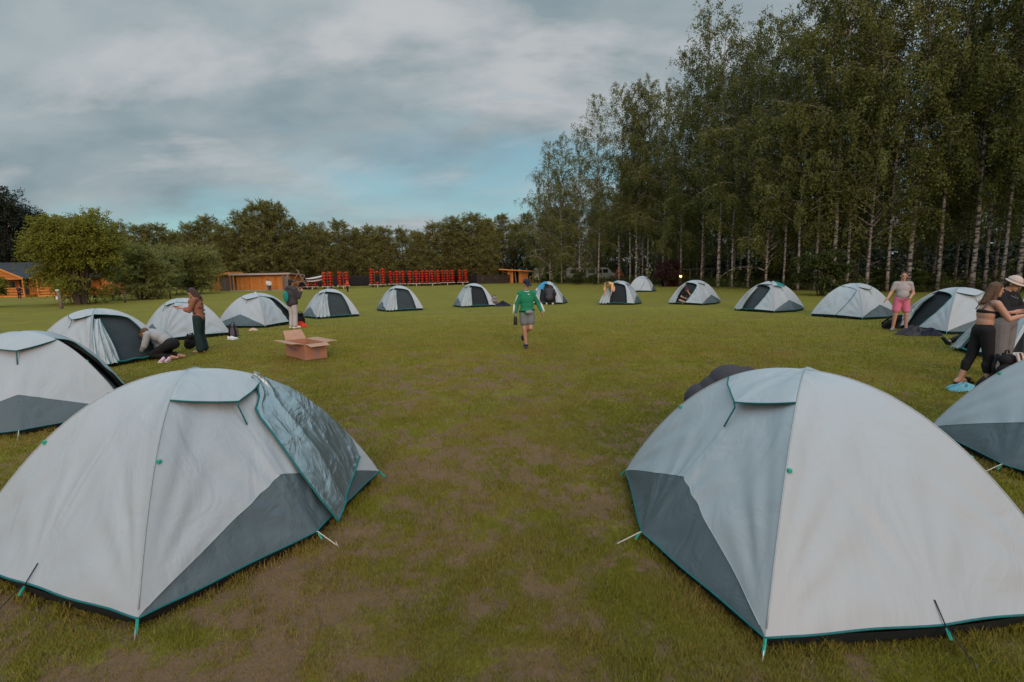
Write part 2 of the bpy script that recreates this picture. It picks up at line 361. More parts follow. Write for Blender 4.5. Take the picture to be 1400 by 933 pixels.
# ------------------------------------------------------------------ ground
WORN = [(650, 620, 1.0, 0.55), (560, 690, 0.9, 0.5), (740, 690, 0.9, 0.45), (660, 520, 1.8, 0.42), (420, 790, 0.9, 0.6), (300, 900, 0.9, 0.55), (640, 850, 0.9, 0.4), (560, 780, 0.8, 0.45), (480, 640, 0.8, 0.45),
        (850, 700, 0.6, 0.25), (900, 590, 1.2, 0.3), (230, 590, 1.2, 0.4), (860, 850, 0.6, 0.22), (960, 780, 0.6, 0.3), (1240, 890, 0.5, 0.25), (560, 545, 1.6, 0.22), (120, 860, .8, .45)]
_W = [(at(a, b)[0], at(a, b)[1], r, s) for a, b, r, s in WORN]
def dirt_at(x, y):
    base = np.zeros_like(x)
    for cx, cy, r, s in _W:
        base = np.maximum(base, s * np.exp(-((x - cx) ** 2 + ((y - cy) * 0.8) ** 2) / (2 * r * r)))
    n = fbm(x * 3.1 + 3, y * 3.1 + 9, 5); n2 = fbm(x * 11 + 30, y * 11, 4)
    far = np.clip((y - 9) / 14, 0, 1)
    return sstep(0.45, 0.80, n * 0.50 + n2 * 0.46 + base * 0.35 - 0.06 * far)

def axis(lo, hi, step, far, g=1.22):
    c = list(np.arange(lo, hi, step)); d = step; p = c[-1]
    while p < far: d *= g; p += d; c.append(p)
    d = step; p = c[0]; pre = []
    while p > -far: d *= g; p -= d; pre.append(p)
    return np.array(pre[::-1] + c)
gx = axis(-6.5, 6.5, 0.05, 900); gy = axis(1.6, 13.0, 0.05, 900)
GX, GY = np.meshgrid(gx, gy, indexing='ij')
D = dirt_at(GX, GY)
near = np.clip(1 - (np.hypot(GX, GY - 4) - 12) / 6, 0, 1)
GZ = ((fbm(GX * 1.1, GY * 1.1, 4) - 0.5) * 0.03 + (fbm(GX * 9, GY * 9, 3) - 0.5) * 0.02 * (0.4 + D)) * near - 0.012
V = np.stack([GX, GY, GZ], -1).reshape(-1, 3); a_, b_ = GX.shape
I = np.arange(a_ * b_).reshape(a_, b_)
F = np.stack([I[:-1, :-1], I[1:, :-1], I[1:, 1:], I[:-1, 1:]], -1).reshape(-1, 4)
gme = np_mesh('ground', V, F)
at_ = gme.attributes.new('worn', 'FLOAT', 'POINT'); at_.data.foreach_set('value', D.reshape(-1).astype(np.float32))
def ground_mat():
    m = mat('meadow_soil_and_grass', (0.1, 0.1, 0.03), 0.95, spec=0.1); t = m.node_tree; b = t.nodes['Principled BSDF']; co = N(t, 'ShaderNodeTexCoord')
    def nz(scale, det, sc=(1, 1, 1), rough=0.55):
        mp = N(t, 'ShaderNodeMapping'); mp.inputs['Scale'].default_value = sc; L(t, co.outputs['Object'], mp.inputs[0])
        n = N(t, 'ShaderNodeTexNoise'); n.inputs['Scale'].default_value = scale; n.inputs['Detail'].default_value = det; n.inputs['Roughness'].default_value = rough
        L(t, mp.outputs[0], n.inputs['Vector']); return n.outputs['Fac']
    fine = nz(38, 6, rough=0.7); mid = nz(2.2, 6); big = nz(0.16, 5, (1, 1.6, 1)); streak = nz(0.9, 5, (0.5, 1.5, 1))
    g = mix_n(t, ramp_n(t, big, [(0.35, 0.0), (0.65, 1.0)]), (0.262, 0.222, 0.032), (0.205, 0.192, 0.026))
    g = mix_n(t, math_n(t, 'MULTIPLY', ramp_n(t, streak, [(0.46, 0.0), (0.66, 1.0)]), 0.75), g, (0.200, 0.145, 0.050))
    g = mix_n(t, math_n(t, 'MULTIPLY', ramp_n(t, fine, [(0.36, 0.0), (0.66, 1.0)]), 0.55), g, (0.080, 0.085, 0.014))
    g = mix_n(t, math_n(t, 'MULTIPLY', ramp_n(t, mid, [(0.42, 0.0), (0.62, 1.0)]), 0.35), g, (0.110, 0.115, 0.02))
    s = mix_n(t, ramp_n(t, mid, [(0.3, 0.0), (0.7, 1.0)]), (0.225, 0.130, 0.076), (0.170, 0.105, 0.058))
    s = mix_n(t, math_n(t, 'MULTIPLY', ramp_n(t, fine, [(0.45, 0.0), (0.62, 1.0)]), 0.5), s, (0.12, 0.095, 0.045))
    A = N(t, 'ShaderNodeAttribute'); A.attribute_name = 'worn'
    k = math_n(t, 'ADD', A.outputs['Fac'], math_n(t, 'MULTIPLY', math_n(t, 'SUBTRACT', fine, 0.5), 0.9), clamp=True)
    L(t, mix_n(t, ramp_n(t, k, [(0.25, 0.0), (0.7, 1.0)]), g, s), b.inputs['Base Color'])
    h = math_n(t, 'ADD', fine, math_n(t, 'MULTIPLY', mid, 0.6))
    bp = N(t, 'ShaderNodeBump'); bp.inputs['Strength'].default_value = 0.9; bp.inputs['Distance'].default_value = 0.03
    L(t, h, bp.inputs['Height']); L(t, bp.outputs[0], b.inputs['Normal']); return m
M['ground'] = ground_mat()
tag(link('ground', gme, 'ground', smooth=True), kind='structure')

def blades(name, n0, dry, seed, dmin, dmax, dens0):
    r = np.random.default_rng(seed)
    # distance sampled so that the number of blades per picture area stays even
    d = np.exp(r.uniform(math.log(dmin), math.log(dmax), n0)); a = r.uniform(-1.2, 1.2, n0)
    x = d * np.sin(a); y = d * np.cos(a)
    if not dry:                        # longer blades added along the tent hems to deepen the contact shadow
        m = 5200; ex = []
        for hx, hy, ha in HEMS:
            q = r.uniform(0, 4, m); kk = q.astype(int); u = q - kk; cs = [(-1.125, -.95), (1.125, -.95), (1.125, .95), (-1.125, .95)]
            c = np.array(cs); c0 = c[kk]; c1 = c[(kk + 1) % 4]; nn = np.array([(0, -1), (1, 0), (0, 1), (-1, 0)])[kk]
            p = c0 + (c1 - c0) * u[:, None] + nn * (np.where(kk % 2 == 0, .25, .06) * (1 - np.abs(2 * u - 1)) + r.uniform(-.05, .05, m))[:, None]
            a2 = math.radians(ha); ex.append(np.stack([hx + p[:, 0] * math.cos(a2) - p[:, 1] * math.sin(a2), hy + p[:, 0] * math.sin(a2) + p[:, 1] * math.cos(a2)], 1))
        ex = np.concatenate(ex); nb = len(x); x = np.append(x, ex[:, 0]); y = np.append(y, ex[:, 1]); d = np.hypot(x, y); n0 = len(x); edge_ = np.arange(n0) >= nb
    else: edge_ = np.zeros(n0, bool)
    k = dirt_at(x, y); clump = fbm(x * 5 + 50, y * 5 + 3, 3)
    if dry: keep = r.random(n0) < (0.10 + 0.9 * np.clip(k * (1 - k) * 4, 0, 1)) * 0.8
    else: keep = r.random(n0) < np.clip(1.06 - 1.05 * k, 0.12, 1) * sstep(0.10, 0.50, clump + 0.16)
    keep &= r.random(n0) < 1 - sstep(11, dmax, d)
    keep |= edge_ & (r.random(n0) < .6); x, y, d, k, clump, edge_ = x[keep], y[keep], d[keep], k[keep], clump[keep], edge_[keep]; n = len(x)
    h = (0.011 + 0.022 * r.random(n) ** 1.5) * (0.55 + 1.0 * sstep(0.35, 0.7, clump)) * (1 - 0.4 * k) * np.where(edge_, 1.9, 1.0); wd = 0.0008 * d ** 0.85 * (0.7 + 0.6 * r.random(n))
    an = r.uniform(0, 2 * PI, n); ln = h * r.uniform(0.15, 1.2 if not dry else 2.2, n); la = r.uniform(0, 2 * PI, n)
    p = np.stack([x, y, np.full(n, -0.012)], -1)
    sx = np.stack([np.cos(an) * wd, np.sin(an) * wd, np.zeros(n)], -1)
    lean = np.stack([np.cos(la) * ln, np.sin(la) * ln, np.zeros(n)], -1); up = np.stack([np.zeros(n), np.zeros(n), h + 0.012], -1)
    V = np.stack([p - sx, p + sx, p + sx * 0.7 + up * 0.6 + lean * 0.35, p - sx * 0.7 + up * 0.6 + lean * 0.35, p + up + lean], 1).reshape(-1, 3)
    o = np.arange(n)[:, None] * 5
    F = np.concatenate([np.stack([o + 0, o + 1, o + 2], -1), np.stack([o + 0, o + 2, o + 3], -1), np.stack([o + 3, o + 2, o + 4], -1)], 1).reshape(-1, 3)
    return link(name, np_mesh(name, V, F), 'dry_blade' if dry else 'grass_blade')
HEMS = [(-2.61, 4.06, 68), (2.12, 3.64, 96), (-7.01, 7.26, 40), (5.86, 4.70, 92)]
tag(blades('grass', 1180000, False, 11, 1.7, 26, 1), kind='stuff')
tag(blades('dry_grass', 170000, True, 12, 1.7, 18, 1), kind='stuff')

# sandy track across the far left of the meadow
pp = [at(-60, 436), at(0, 430.5), at(30, 428), at(60, 425), at(84, 423)]
V = [];
for p in pp: V += [(p[0], p[1] - 0.35, 0.004), (p[0], p[1] + 0.35, 0.004)]
tag(MB().add(V, [(2 * i, 2 * i + 2, 2 * i + 3, 2 * i + 1) for i in range(len(pp) - 1)]).build('path', 'sand'), kind='structure')
TA, TB, TH_, TZ = 1.125, 0.95, 1.24, 0.075
COR = np.array([(-TA, -TB), (TA, -TB), (TA, TB), (-TA, TB)]); NRM = np.array([(0, -1), (1, 0), (0, 1), (-1, 0)], float)
def surf(k, u, t, off=0.0, sh=1.0, sv=1.0, wr=1.0, seed=0.0):
    """point of the tent skin: side k, u across from pole to pole, t from apex (0) down to hem (1)"""
    u = np.asarray(u, float); t = np.asarray(t, float); u, t = np.broadcast_arrays(u, t)
    c0, c1, n = COR[k], COR[(k + 1) % 4], NRM[k]
    w = 1 - np.abs(2 * u - 1); su = np.sin(PI * np.clip(u, 0, 1))
    o = (0.25 * t ** 2.6 * w ** 1.05 if k % 2 == 0 else 0.06 * t ** 3 * su) - 0.045 * su * np.sin(PI * np.clip(t, 0, 1) ** 1.3)
    ln = 2.25 if k % 2 == 0 else 1.9
    d = 0
    for uc, am in ((0.0, 1.0), (1.0, 1.0), (0.5, 0.8)):
        dx = (u - uc) * ln * t; dy = (1 - t) * 1.45; r = np.hypot(dx, dy); an = np.arctan2(dy, np.abs(dx) + 1e-4) + (0.7 * np.sign(dx) if uc == .5 else 0)
        d = d + am * 0.020 * np.sin(13 * an + 2.1 * k + 3 * uc + seed) * np.minimum(r, 0.35) / 0.35 * np.exp(-r / 0.38)
    d = d + 0.006 * np.sin(9 * u * ln + 3 * t + seed) * np.sin(7 * t + 2 * u + k)
    o = o + wr * d * np.clip(su * 3, 0, 1) * np.clip(t * 3, 0, 1) + off
    xy = (c0 * (1 - u)[..., None] + c1 * u[..., None]) * t[..., None] * sh + n * (o * sh)[..., None]
    z = TZ + (TH_ - TZ) * sv * (1 - t ** 2.2) - 0.02 * su * t * (1 - t) * 4 + off * 0.35 * (1 - t)
    if k % 2: z = z + 0.03 * su * t ** 6
    return np.concatenate([xy, z[..., None]], -1)

# ------------------------------------------------------------------ tents
T_TOP = 0.34
def door_edge(t, zb=0.52):                      # how far across the door panel the zip lies
    t = np.asarray(t, float)
    top = 0.05 + 0.83 * np.sqrt(np.clip(1 - ((0.50 - np.minimum(t, 0.50)) / (0.50 - T_TOP)) ** 2, 0, 1))
    low = 0.88 - (np.clip(t, 0.5, 1) - 0.5) * 2 * (0.88 - zb)
    return np.where(t < 0.5, top, low)
def smoothgrid(n): return np.linspace(0, 1, n)

def tent(name, label, x, y, yaw, state='open', n=18, near=False, group='tents pitched in a ring on the meadow', inner='inner', scale=1.0, left_mat=None, hood='vent_hood', zb=0.52, flap=True, seed=None):
    r = thing(name, label, 'tent', (x, y, 0), R_(yaw), group); r.scale = (scale,) * 3
    door_edge = lambda t: globals()['door_edge'](t, zb)
    seed = (x * 3.7 + y * 1.3) if seed is None else seed
    sf = lambda k, u, t, off=0.0, sh=1.0, sv=1.0, wr=1.0: surf(k, u, t, off, sh, sv, wr * (1.0 if near else 1.2 + 1.1 * abs(math.sin(seed * 5.3))), seed)
    u1 = smoothgrid(2 * n + 1); tl = lambda u: 1 - 0.185 * (1 - np.abs(2 * u - 1)) ** 0.85
    fly = MB(); cut = MB()
    def upper(k, mb):
        ss = smoothgrid(n + 1) ** 0.85
        U, Sg = np.meshgrid(u1, ss, indexing='ij'); mb.grid(sf(k, U, Sg * tl(U)))
    for k in (0, 2): upper(k, cut if (left_mat and k == 0) else fly)
    has_door = state != 'closed_plain'
    if has_door:
        U, Tg = np.meshgrid(u1, np.linspace(0.0, T_TOP, n), indexing='ij'); fly.grid(sf(1, U, Tg))
        ts = np.concatenate([np.linspace(T_TOP, 0.5, n), np.linspace(0.5, 1, n)[1:]])
        q = smoothgrid(n); E = door_edge(ts)
        fly.grid(sf(1, np.outer(1 - q, E) + np.outer(q, np.ones_like(E)), np.outer(np.ones_like(q), ts)))
        (cut if left_mat else fly).grid(sf(1, np.outer(smoothgrid(4), 0.05 * np.ones_like(E)), np.outer(np.ones(4), ts)))
    else:
        U, Tg = np.meshgrid(u1, smoothgrid(n + 1), indexing='ij'); fly.grid(sf(1, U, Tg))
    U, Tg = np.meshgrid(u1, smoothgrid(n + 1), indexing='ij'); fly.grid(sf(3, U, Tg))
    fly.build('flysheet', 'fly', r, True)
    if left_mat: cut.build('blue_panel', left_mat, r, True)
    for k in (0, 2):
        U, Sg = np.meshgrid(u1, smoothgrid(max(5, n // 2)), indexing='ij'); TL = tl(U)
        MB().grid(sf(k, U, TL + (1.0 - TL) * Sg)).build('side_panel', 'fly_grey', r, True)
    hem = [sf(k, u, 1.0, 0.002) for k in range(4) for u in np.linspace(0, 1, n + 1)[:-1] if not (state == 'open' and k == 1 and 0.05 < u < door_edge(1.0))]
    hb = MB(); ring = [[sf(k, u, 1.0, 0.002) for u in np.linspace(0, 1, n + 1)] for k in range(4)]
    if state == 'open': ring[1] = [sf(1, u, 1.0, 0.002) for u in np.linspace(float(door_edge(1.0)), 1, n // 2 + 2)]
    for pts in ring: hb.tube(pts, 0.0065 if near else 0.009, 5)
    hb.build('hem_trim', 'teal', r, True)
    # dark bathtub floor showing under the hem
    fl = MB(); prof = [(0.990, 0.078), (0.975, 0.02), (0.965, -0.01)]
    U = np.linspace(0, 1, n + 1)[:-1]; rows = []
    for sc, z in prof:
        row = np.concatenate([sf(k, U, 1.0, 0.0, wr=0) for k in range(4)]); row = row.copy(); row[:, :2] *= sc; row[:, 2] = z if z > 0.05 else z; rows.append(row)
    m_ = len(rows[0]); vs = np.concatenate(rows)
    fs = [(i * m_ + j, i * m_ + (j + 1) % m_, (i + 1) * m_ + (j + 1) % m_, (i + 1) * m_ + j) for i in range(2) for j in range(m_)]
    vs = np.concatenate([vs, [[0, 0, 0.012]]]); fs += [(2 * m_ + j, 2 * m_ + (j + 1) % m_, 3 * m_) for j in range(m_)]
    fl.add(vs, fs).build('groundsheet', 'tentfloor', r, True)
    # vents: stiff little awnings at the top of the two long sides
    for k in (0, 2):
        tv = lambda u: 0.36 + 0.12 * (1 - np.abs(2 * u - 1)) ** 0.9
        U, Sg = np.meshgrid(u1, smoothgrid(max(5, n // 2)), indexing='ij'); w_ = 1 - np.abs(2 * U - 1)
        P = sf(k, U, Sg * tv(U), 0.006) ; lift = 0.075 * Sg ** 2 * w_ ** 0.7
        P[..., :2] += (NRM[k] * lift[..., None]); P[..., 2] += lift * 0.45
        ho = MB().grid(P).build(hood, 'fly', r, True)
        tr = MB().tube(P[:, -1], 0.006 if near else 0.008, 5)
        tip = P[n, -1]; tr.tube([tip, tip + np.array([0, 0, -0.04]) + np.append(NRM[k] * -0.01, 0), sf(k, 0.5, 0.60, 0.01)], 0.007 if near else 0.006, 4)
        tr.build('trim', 'teal', ho, True)
    sm = MB()
    for i in range(4): sm.tube([sf(i, 0.0, t, 0.001) for t in np.linspace(0.02, 0.985, 30)], 0.0045 if near else 0.006, 4)
    for k in (0, 2): sm.tube([sf(k, u, tl(u), 0.0015) for u in np.linspace(0.02, 0.98, 2 * n)], 0.003, 4)
    sm.build('seam', 'seam', r, True)
    # webbing at the four corners and the guy at the middle of every side
    for i in range(4):
        c = np.append(COR[i], 0); d = c / np.linalg.norm(c); a = sf(i, 0.0, 1.0)
        MB().tube([a + d * .004, a + d * 0.02 - np.array([0, 0, 0.03]), c + d * 0.05 + np.array([0, 0, 0.012])], 0.008, 4).build('corner_webbing', 'green_tag', r)
        if near:
            MB().tube([c + d * 0.045 + np.array([0, 0, 0.035]), c + d * 0.085 + np.array([0, 0, -.03])], 0.004, 5).build('peg', 'peg', r)
            m = sf(i, 0.5, 1.0); nn = np.append(NRM[i], 0); g = m + nn * 0.19; g[2] = 0.0
            hi = sf(i, 0.5, 0.955 if i % 2 else 1.0, 0.006)
            gl = MB().tube([hi, m + nn * 0.014 + np.array([0, 0, 0.004]), m + nn * 0.07 - np.array([0, 0, .022]), g], 0.0035, 5).build('guy_line', 'cord' if i % 2 == 0 else 'tentfloor', r)
            MB().tube([m + nn * 0.02 + np.array([0, 0, -.005]), m + nn * 0.05 - np.array([0, 0, .05])], 0.008, 5).build('slider', 'green_tag', gl)
            MB().tube([g + np.array([0, 0, 0.03]) - nn * .01, g + nn * 0.025 - np.array([0, 0, .03])], 0.004, 5).build('peg', 'peg', r)
            p = sf(i, 0.015, 0.64, 0.006)
            MB().box(p[0] - .012, p[0] + .012, p[1] - .012, p[1] + .012, p[2] - .012, p[2] + .012).build('pole_tag', 'green_tag', r, bevel=.004)
    if has_door:
        ts = np.concatenate([np.linspace(T_TOP, 0.5, 24), np.linspace(0.5, 1, 20)[1:]])
        zp = [sf(1, float(door_edge(t)), t, 0.006) for t in ts]
        MB().tube(zp, 0.010 if not near else 0.007, 5).build('zip', 'teal', r, True)
    if state in ('closed', 'ajar'):
        ts = np.concatenate([np.linspace(T_TOP, 0.5, n), np.linspace(0.5, 1, n)[1:]]); E = door_edge(ts); q = smoothgrid(n)
        if state == 'ajar': E = 0.05 + (E - 0.05) * 0.72
        MB().grid(sf(1, 0.05 + np.outer(q, E - 0.05), np.outer(np.ones_like(q), ts))).build('door_panel', 'fly', r, True)
    if state in ('open', 'flap_over', 'ajar'):
        it = MB(); U, Tg = np.meshgrid(smoothgrid(13), smoothgrid(13), indexing='ij')
        for k in range(4):
            P = sf(k, U, Tg, -0.03, 0.93, 0.94, 0); P[..., 2] -= 0.02 * (Tg > .95); it.grid(P)
        it.build('inner_tent', inner, r, True)
    if state == 'open' and flap:
        # the door cloth gathered in folds against the pole it hangs from
        s = np.linspace(0, 1, 40); q = np.linspace(0, 1, 44); ts = T_TOP + 0.09 + (1.0 - T_TOP - 0.09) * s
        Q, Tq = np.meshgrid(q, ts, indexing='ij'); wdt = (0.05 + 0.14 * zb) + (0.02 + .12 * zb) * (Tq - T_TOP) / (1 - T_TOP)
        P = sf(1, 0.04 + wdt * Q, Tq, 0.0, wr=0)
        fold = 0.030 * np.sin(Q * 19 + 2.2 * np.sin(Tq * 5 + seed)) + 0.018 * np.sin(Q * 41 + Tq * 9 + seed) + 0.05 * np.sin(PI * Q)
        P[..., 0] += fold * (0.5 + Tq * .8) + 0.01; P[..., 2] += 0.015 * np.sin(Q * 23 + seed) * Tq - 0.02
        P[..., 2] = np.maximum(P[..., 2], 0.015)
        df = MB().grid(P).build('door_flap', 'flap', r, True)
        MB().tube(P[-1], 0.010, 4).build('trim', 'teal', df, True)
        lip = [sf(1, u, 1.0, 0.0, wr=0) + np.array([0.02, 0, -0.012 + 0.012 * math.sin(u * 30)]) for u in np.linspace(0.05, float(door_edge(1.0)), 18)]
        MB().tube(lip, 0.022, 6).build('door_sill', 'teal', r, True)
    return r

def tent_pt(r, k, u, t, off=0.0):
    a = r.rotation_euler.z; p = surf(k, u, t, off); s = r.scale.x
    return np.array([r.location.x + s * (math.cos(a) * p[0] - math.sin(a) * p[1]), r.location.y + s * (math.sin(a) * p[0] + math.cos(a) * p[1]), s * p[2]])

t1 = tent('dome_tent', 'large front dome tent with a silver door flap thrown back over its side', -2.61, 4.06, 68, 'flap_over', 44, True)
# its door flap, silver side out, folded back round the pole on to the long side
lft = np.array([(0.90, 0.34), (0.82, 0.40), (0.72, 0.49), (0.62, 0.545), (0.59, 0.60), (0.585, 0.71), (0.58, 0.845), (0.585, 0.945), (0.60, 1.02)])
rgt = np.array([(1.0, 0.31), (1.0, 0.36), (1.0, 0.43), (1.0, 0.50), (1.0, 0.58), (1.0, 0.66), (1.0, 0.75), (0.985, 0.84), (0.94, 0.91)])
s_ = np.linspace(0, 8, 90); li = np.stack([np.interp(s_, range(9), lft[:, i]) for i in (0, 1)], -1); ri = np.stack([np.interp(s_, range(9), rgt[:, i]) for i in (0, 1)], -1)
q_ = np.linspace(0, 1, 60)[None, :, None]; UT = li[:, None] * (1 - q_) + ri[:, None] * q_
Sx = (s_ / 8)[:, None] * np.ones((1, 60)); Qx = np.ones((90, 1)) * q_[0, :, 0][None]
cr = lambda a, b, o: (1 - np.abs(np.sin(a * Qx + b * Sx + o))) ** 3
off = 0.028 + 0.022 * cr(4.2, 1.6, .6) + 0.018 * cr(2.6, -3.6, 1.9) + 0.007 * cr(9, 5, .2) + 0.010 * np.sin(9 * Sx + 4 * Qx) + 0.012 * (fbm(Qx * 9 + 3, Sx * 14, 3) - 0.5)
off = off * (0.45 + 0.55 * np.sin(PI * np.clip(Qx, 0, 1)) ** .5) + 0.02 * (1 - Qx) * Sx
P = surf(0, UT[..., 0], np.minimum(UT[..., 1], 1.05), 0.0, wr=0)
nrm = np.cross(P[1:, :-1] - P[:-1, :-1], P[:-1, 1:] - P[:-1, :-1]); nrm /= np.linalg.norm(nrm, axis=-1, keepdims=True)
nrm = np.pad(nrm, ((0, 1), (0, 1), (0, 0)), 'edge'); nrm *= np.sign(-nrm[..., 1:2])
P = P + nrm * off[..., None]
fo = MB().grid(P).build('door_flap', 'silver', t1, True)
MB().tube(list(P[:, 0]) + list(P[-1, :]), 0.009, 5).build('trim', 'teal', fo, True)

tent('dome_tent', 'large pale dome tent in front on the right, its near end plain and closed', 2.12, 3.64, 96, 'closed_plain', 44, True)
tent('dome_tent', 'pale dome tent cut by the left edge, behind the large tent with the silver flap', -7.01, 7.26, 37, 'open', 26, True, inner='inner_black', zb=.7, flap=False)
tent('dome_tent', 'pale dome tent with a dark mesh door, beside the kneeling person in a light sweater', -9.85, 12.15, 340, 'open', 24, zb=.80)
tent('dome_tent', 'closed pale dome tent right behind the standing woman in the brown top', -10.82, 16.90, 319, 'closed', 22)
tent('dome_tent', 'pale tent left of the person in the hooded jacket, dark gap at its right end', -9.98, 20.15, 344, 'ajar', 20, inner='inner_black', zb=.88)
tent('dome_tent', 'open dome tent with crumpled door cloth, right of the person in the hooded jacket', -8.35, 23.67, 305, 'open', 18, zb=.80)
tent('dome_tent', 'small open dome tent before the red kayaks, a white cloth in its doorway', -5.86, 26.90, 295, 'open', 16, zb=.80)
tent('dome_tent', 'small dome tent with a black doorway and bags lying against its right side', -2.09, 28.82, 286, 'open', 16, zb=.80, inner='inner_black')
tb = tent('dome_tent', 'dome tent with a bright blue side, someone crouching in its doorway', 2.10, 30.03, 262, 'open', 16, zb=.80, inner='inner_black', left_mat='fly_blue')
tg = tent('dome_tent', 'dome tent with a green cloth on its top, person in yellow before it', 6.08, 28.66, 248, 'open', 16, zb=.80, inner='inner_black')
tent('dome_tent', 'farthest closed dome tent standing apart in front of the dark copper shrub', 10.79, 42.49, 247, 'closed', 14)
tent('dome_tent', 'open dome tent with a person in black sitting in the doorway', 9.89, 27.63, 225, 'open', 16, inner='inner_black')
tc_ = tent('dome_tent', 'dome tent with its flysheet bunched up at the peak and a large dark doorway', 11.43, 22.68, 211, 'open', 18)
tent('dome_tent', 'closed dome tent with a curved teal zip, left of the man in pink shorts', 13.04, 19.46, 207, 'closed', 20)
tent('dome_tent', 'open dome tent with a teal edged black doorway, right of the man in pink shorts', 13.14, 15.04, 182, 'open', 22, inner='inner_black')
tent('dome_tent', 'dome tent half hidden behind the two people standing at the right edge', 11.0, 10.45, 165, 'open', 22, inner='inner_black')
tent('dome_tent', 'pale blue looking dome tent cut by the right edge, behind the large front tent', 5.86, 4.70, 92, 'closed', 36, True)
# white mark on the blue side
def on_tent(r, k, pts_ut, name, m, rad, par=None, off=0.012):
    return MB().tube([surf(k, u, t, off, seed=r.location.x * 3.7 + r.location.y * 1.3, wr=1.3) for u, t in pts_ut], rad, 4).build(name, m, r if par is None else par)
mk = MB(); sd_ = tb.location.x * 3.7 + tb.location.y * 1.3
for (u0, t0, u1_, t1_) in ((.015, .58, .03, .66), (.03, .66, .06, .60), (.06, .60, .075, .68), (.09, .61, .095, .69), (.09, .61, .12, .62), (.095, .69, .12, .68), (.09, .65, .115, .65)):
    mk.tube([surf(1, u0, t0, .075, seed=sd_), surf(1, u1_, t1_, .075, seed=sd_)], 0.012, 4)
mk.build('emblem', 'white_cloth', tb)
# cloths bunched at the peaks
def crumple(name, m, par, cx, cy, z0, rx, ry, h, seed, loc=None):
    a = np.linspace(0, 2 * PI, 40); rr = np.linspace(0, 1, 18); A, Rr = np.meshgrid(a, rr, indexing='ij')
    rad = 1 + 0.25 * np.sin(3 * A + seed) + 0.12 * np.sin(7 * A + seed * 2)
    X = cx + rx * Rr * rad * np.cos(A); Y = cy + ry * Rr * rad * np.sin(A)
    Z = z0 + h * (1 - Rr ** 2) * (0.75 + 0.35 * np.sin(5 * A + 9 * Rr + seed)) + h * 0.35 * (fbm(X * 9 + seed, Y * 9, 3) - 0.5) * (1 - Rr ** 4)
    P = np.stack([X, Y, Z], -1); P[-1] = P[0]
    return MB().grid(P).build(name, m, par, True, loc=loc)
def drape(r, k, ua, ub, ta, tb_, name, m, amp, seed):
    U, Tg = np.meshgrid(np.linspace(ua, ub, 26), np.linspace(ta, tb_, 20), indexing='ij')
    off = 0.035 + amp * (np.abs(np.sin(U * 17 + Tg * 9 + seed)) + fbm(U * 12 + seed, Tg * 12, 3)) * np.sin(PI * (U - ua) / (ub - ua)) ** .5
    return MB().grid(surf(k, U, Tg, off)).build(name, m, r, True)
drape(tb, 1, 0.0, 0.60, 0.02, 0.335, 'blue_panel', 'fly_blue', 0.01, 1.5); drape(tb, 1, 0.0, 0.13, 0.30, 0.80, 'blue_panel', 'fly_blue', 0.01, 2.5)
drape(tb, 1, 0.0, 0.34, 0.32, 0.62, 'blue_panel', 'fly_blue', 0.012, 3.5)
drape(tg, 0, 0.25, 1.0, 0.02, 0.46, 'folded_cover', 'teal_cloth', 0.05, 1.0); drape(tg, 1, 0.0, 0.5, 0.02, 0.30, 'folded_cover', 'fly', 0.05, 2.0)
drape(tc_, 2, 0.15, 0.95, 0.02, 0.42, 'folded_cover', 'teal_cloth', 0.05, 3.0); drape(tc_, 1, 0.1, 1.0, 0.02, 0.32, 'folded_cover', 'fly', 0.07, 4.0); drape(tc_, 2, 0.0, 0.35, 0.02, 0.4, 'folded_cover', 'fly', 0.07, 5.0)

# ------------------------------------------------------------------ trees
def rotframe(d, rng):
    d = d / np.linalg.norm(d, axis=-1, keepdims=True); r = rng.normal(size=d.shape); a = np.cross(d, r); a /= np.linalg.norm(a, axis=-1, keepdims=True) + 1e-9
    return d, a
def leaf_mesh(name, C, Dv, ln, wd, rng):
    """one diamond-shaped leaf at every centre"""
    d, a = rotframe(Dv, rng); n = len(C); ln = ln * rng.uniform(0.6, 1.3, n)[:, None]; wd = wd * rng.uniform(0.6, 1.3, n)[:, None]
    V = np.stack([C - d * ln, C + a * wd, C + d * ln, C - a * wd], 1).reshape(-1, 3)
    F = np.arange(4 * n).reshape(n, 4); return np_mesh(name, V, F)
def path(p0, d0, length, n, rng, droop=0.0, wob=0.15, up=0.0):
    P = [np.array(p0, float)]; d = np.array(d0, float); d /= np.linalg.norm(d); st = length / (n - 1)
    for i in range(n - 1):
        d = d + rng.normal(size=3) * wob + np.array([0, 0, up - droop * (i / n)]); d /= np.linalg.norm(d); P.append(P[-1] + d * st)
    return np.array(P)

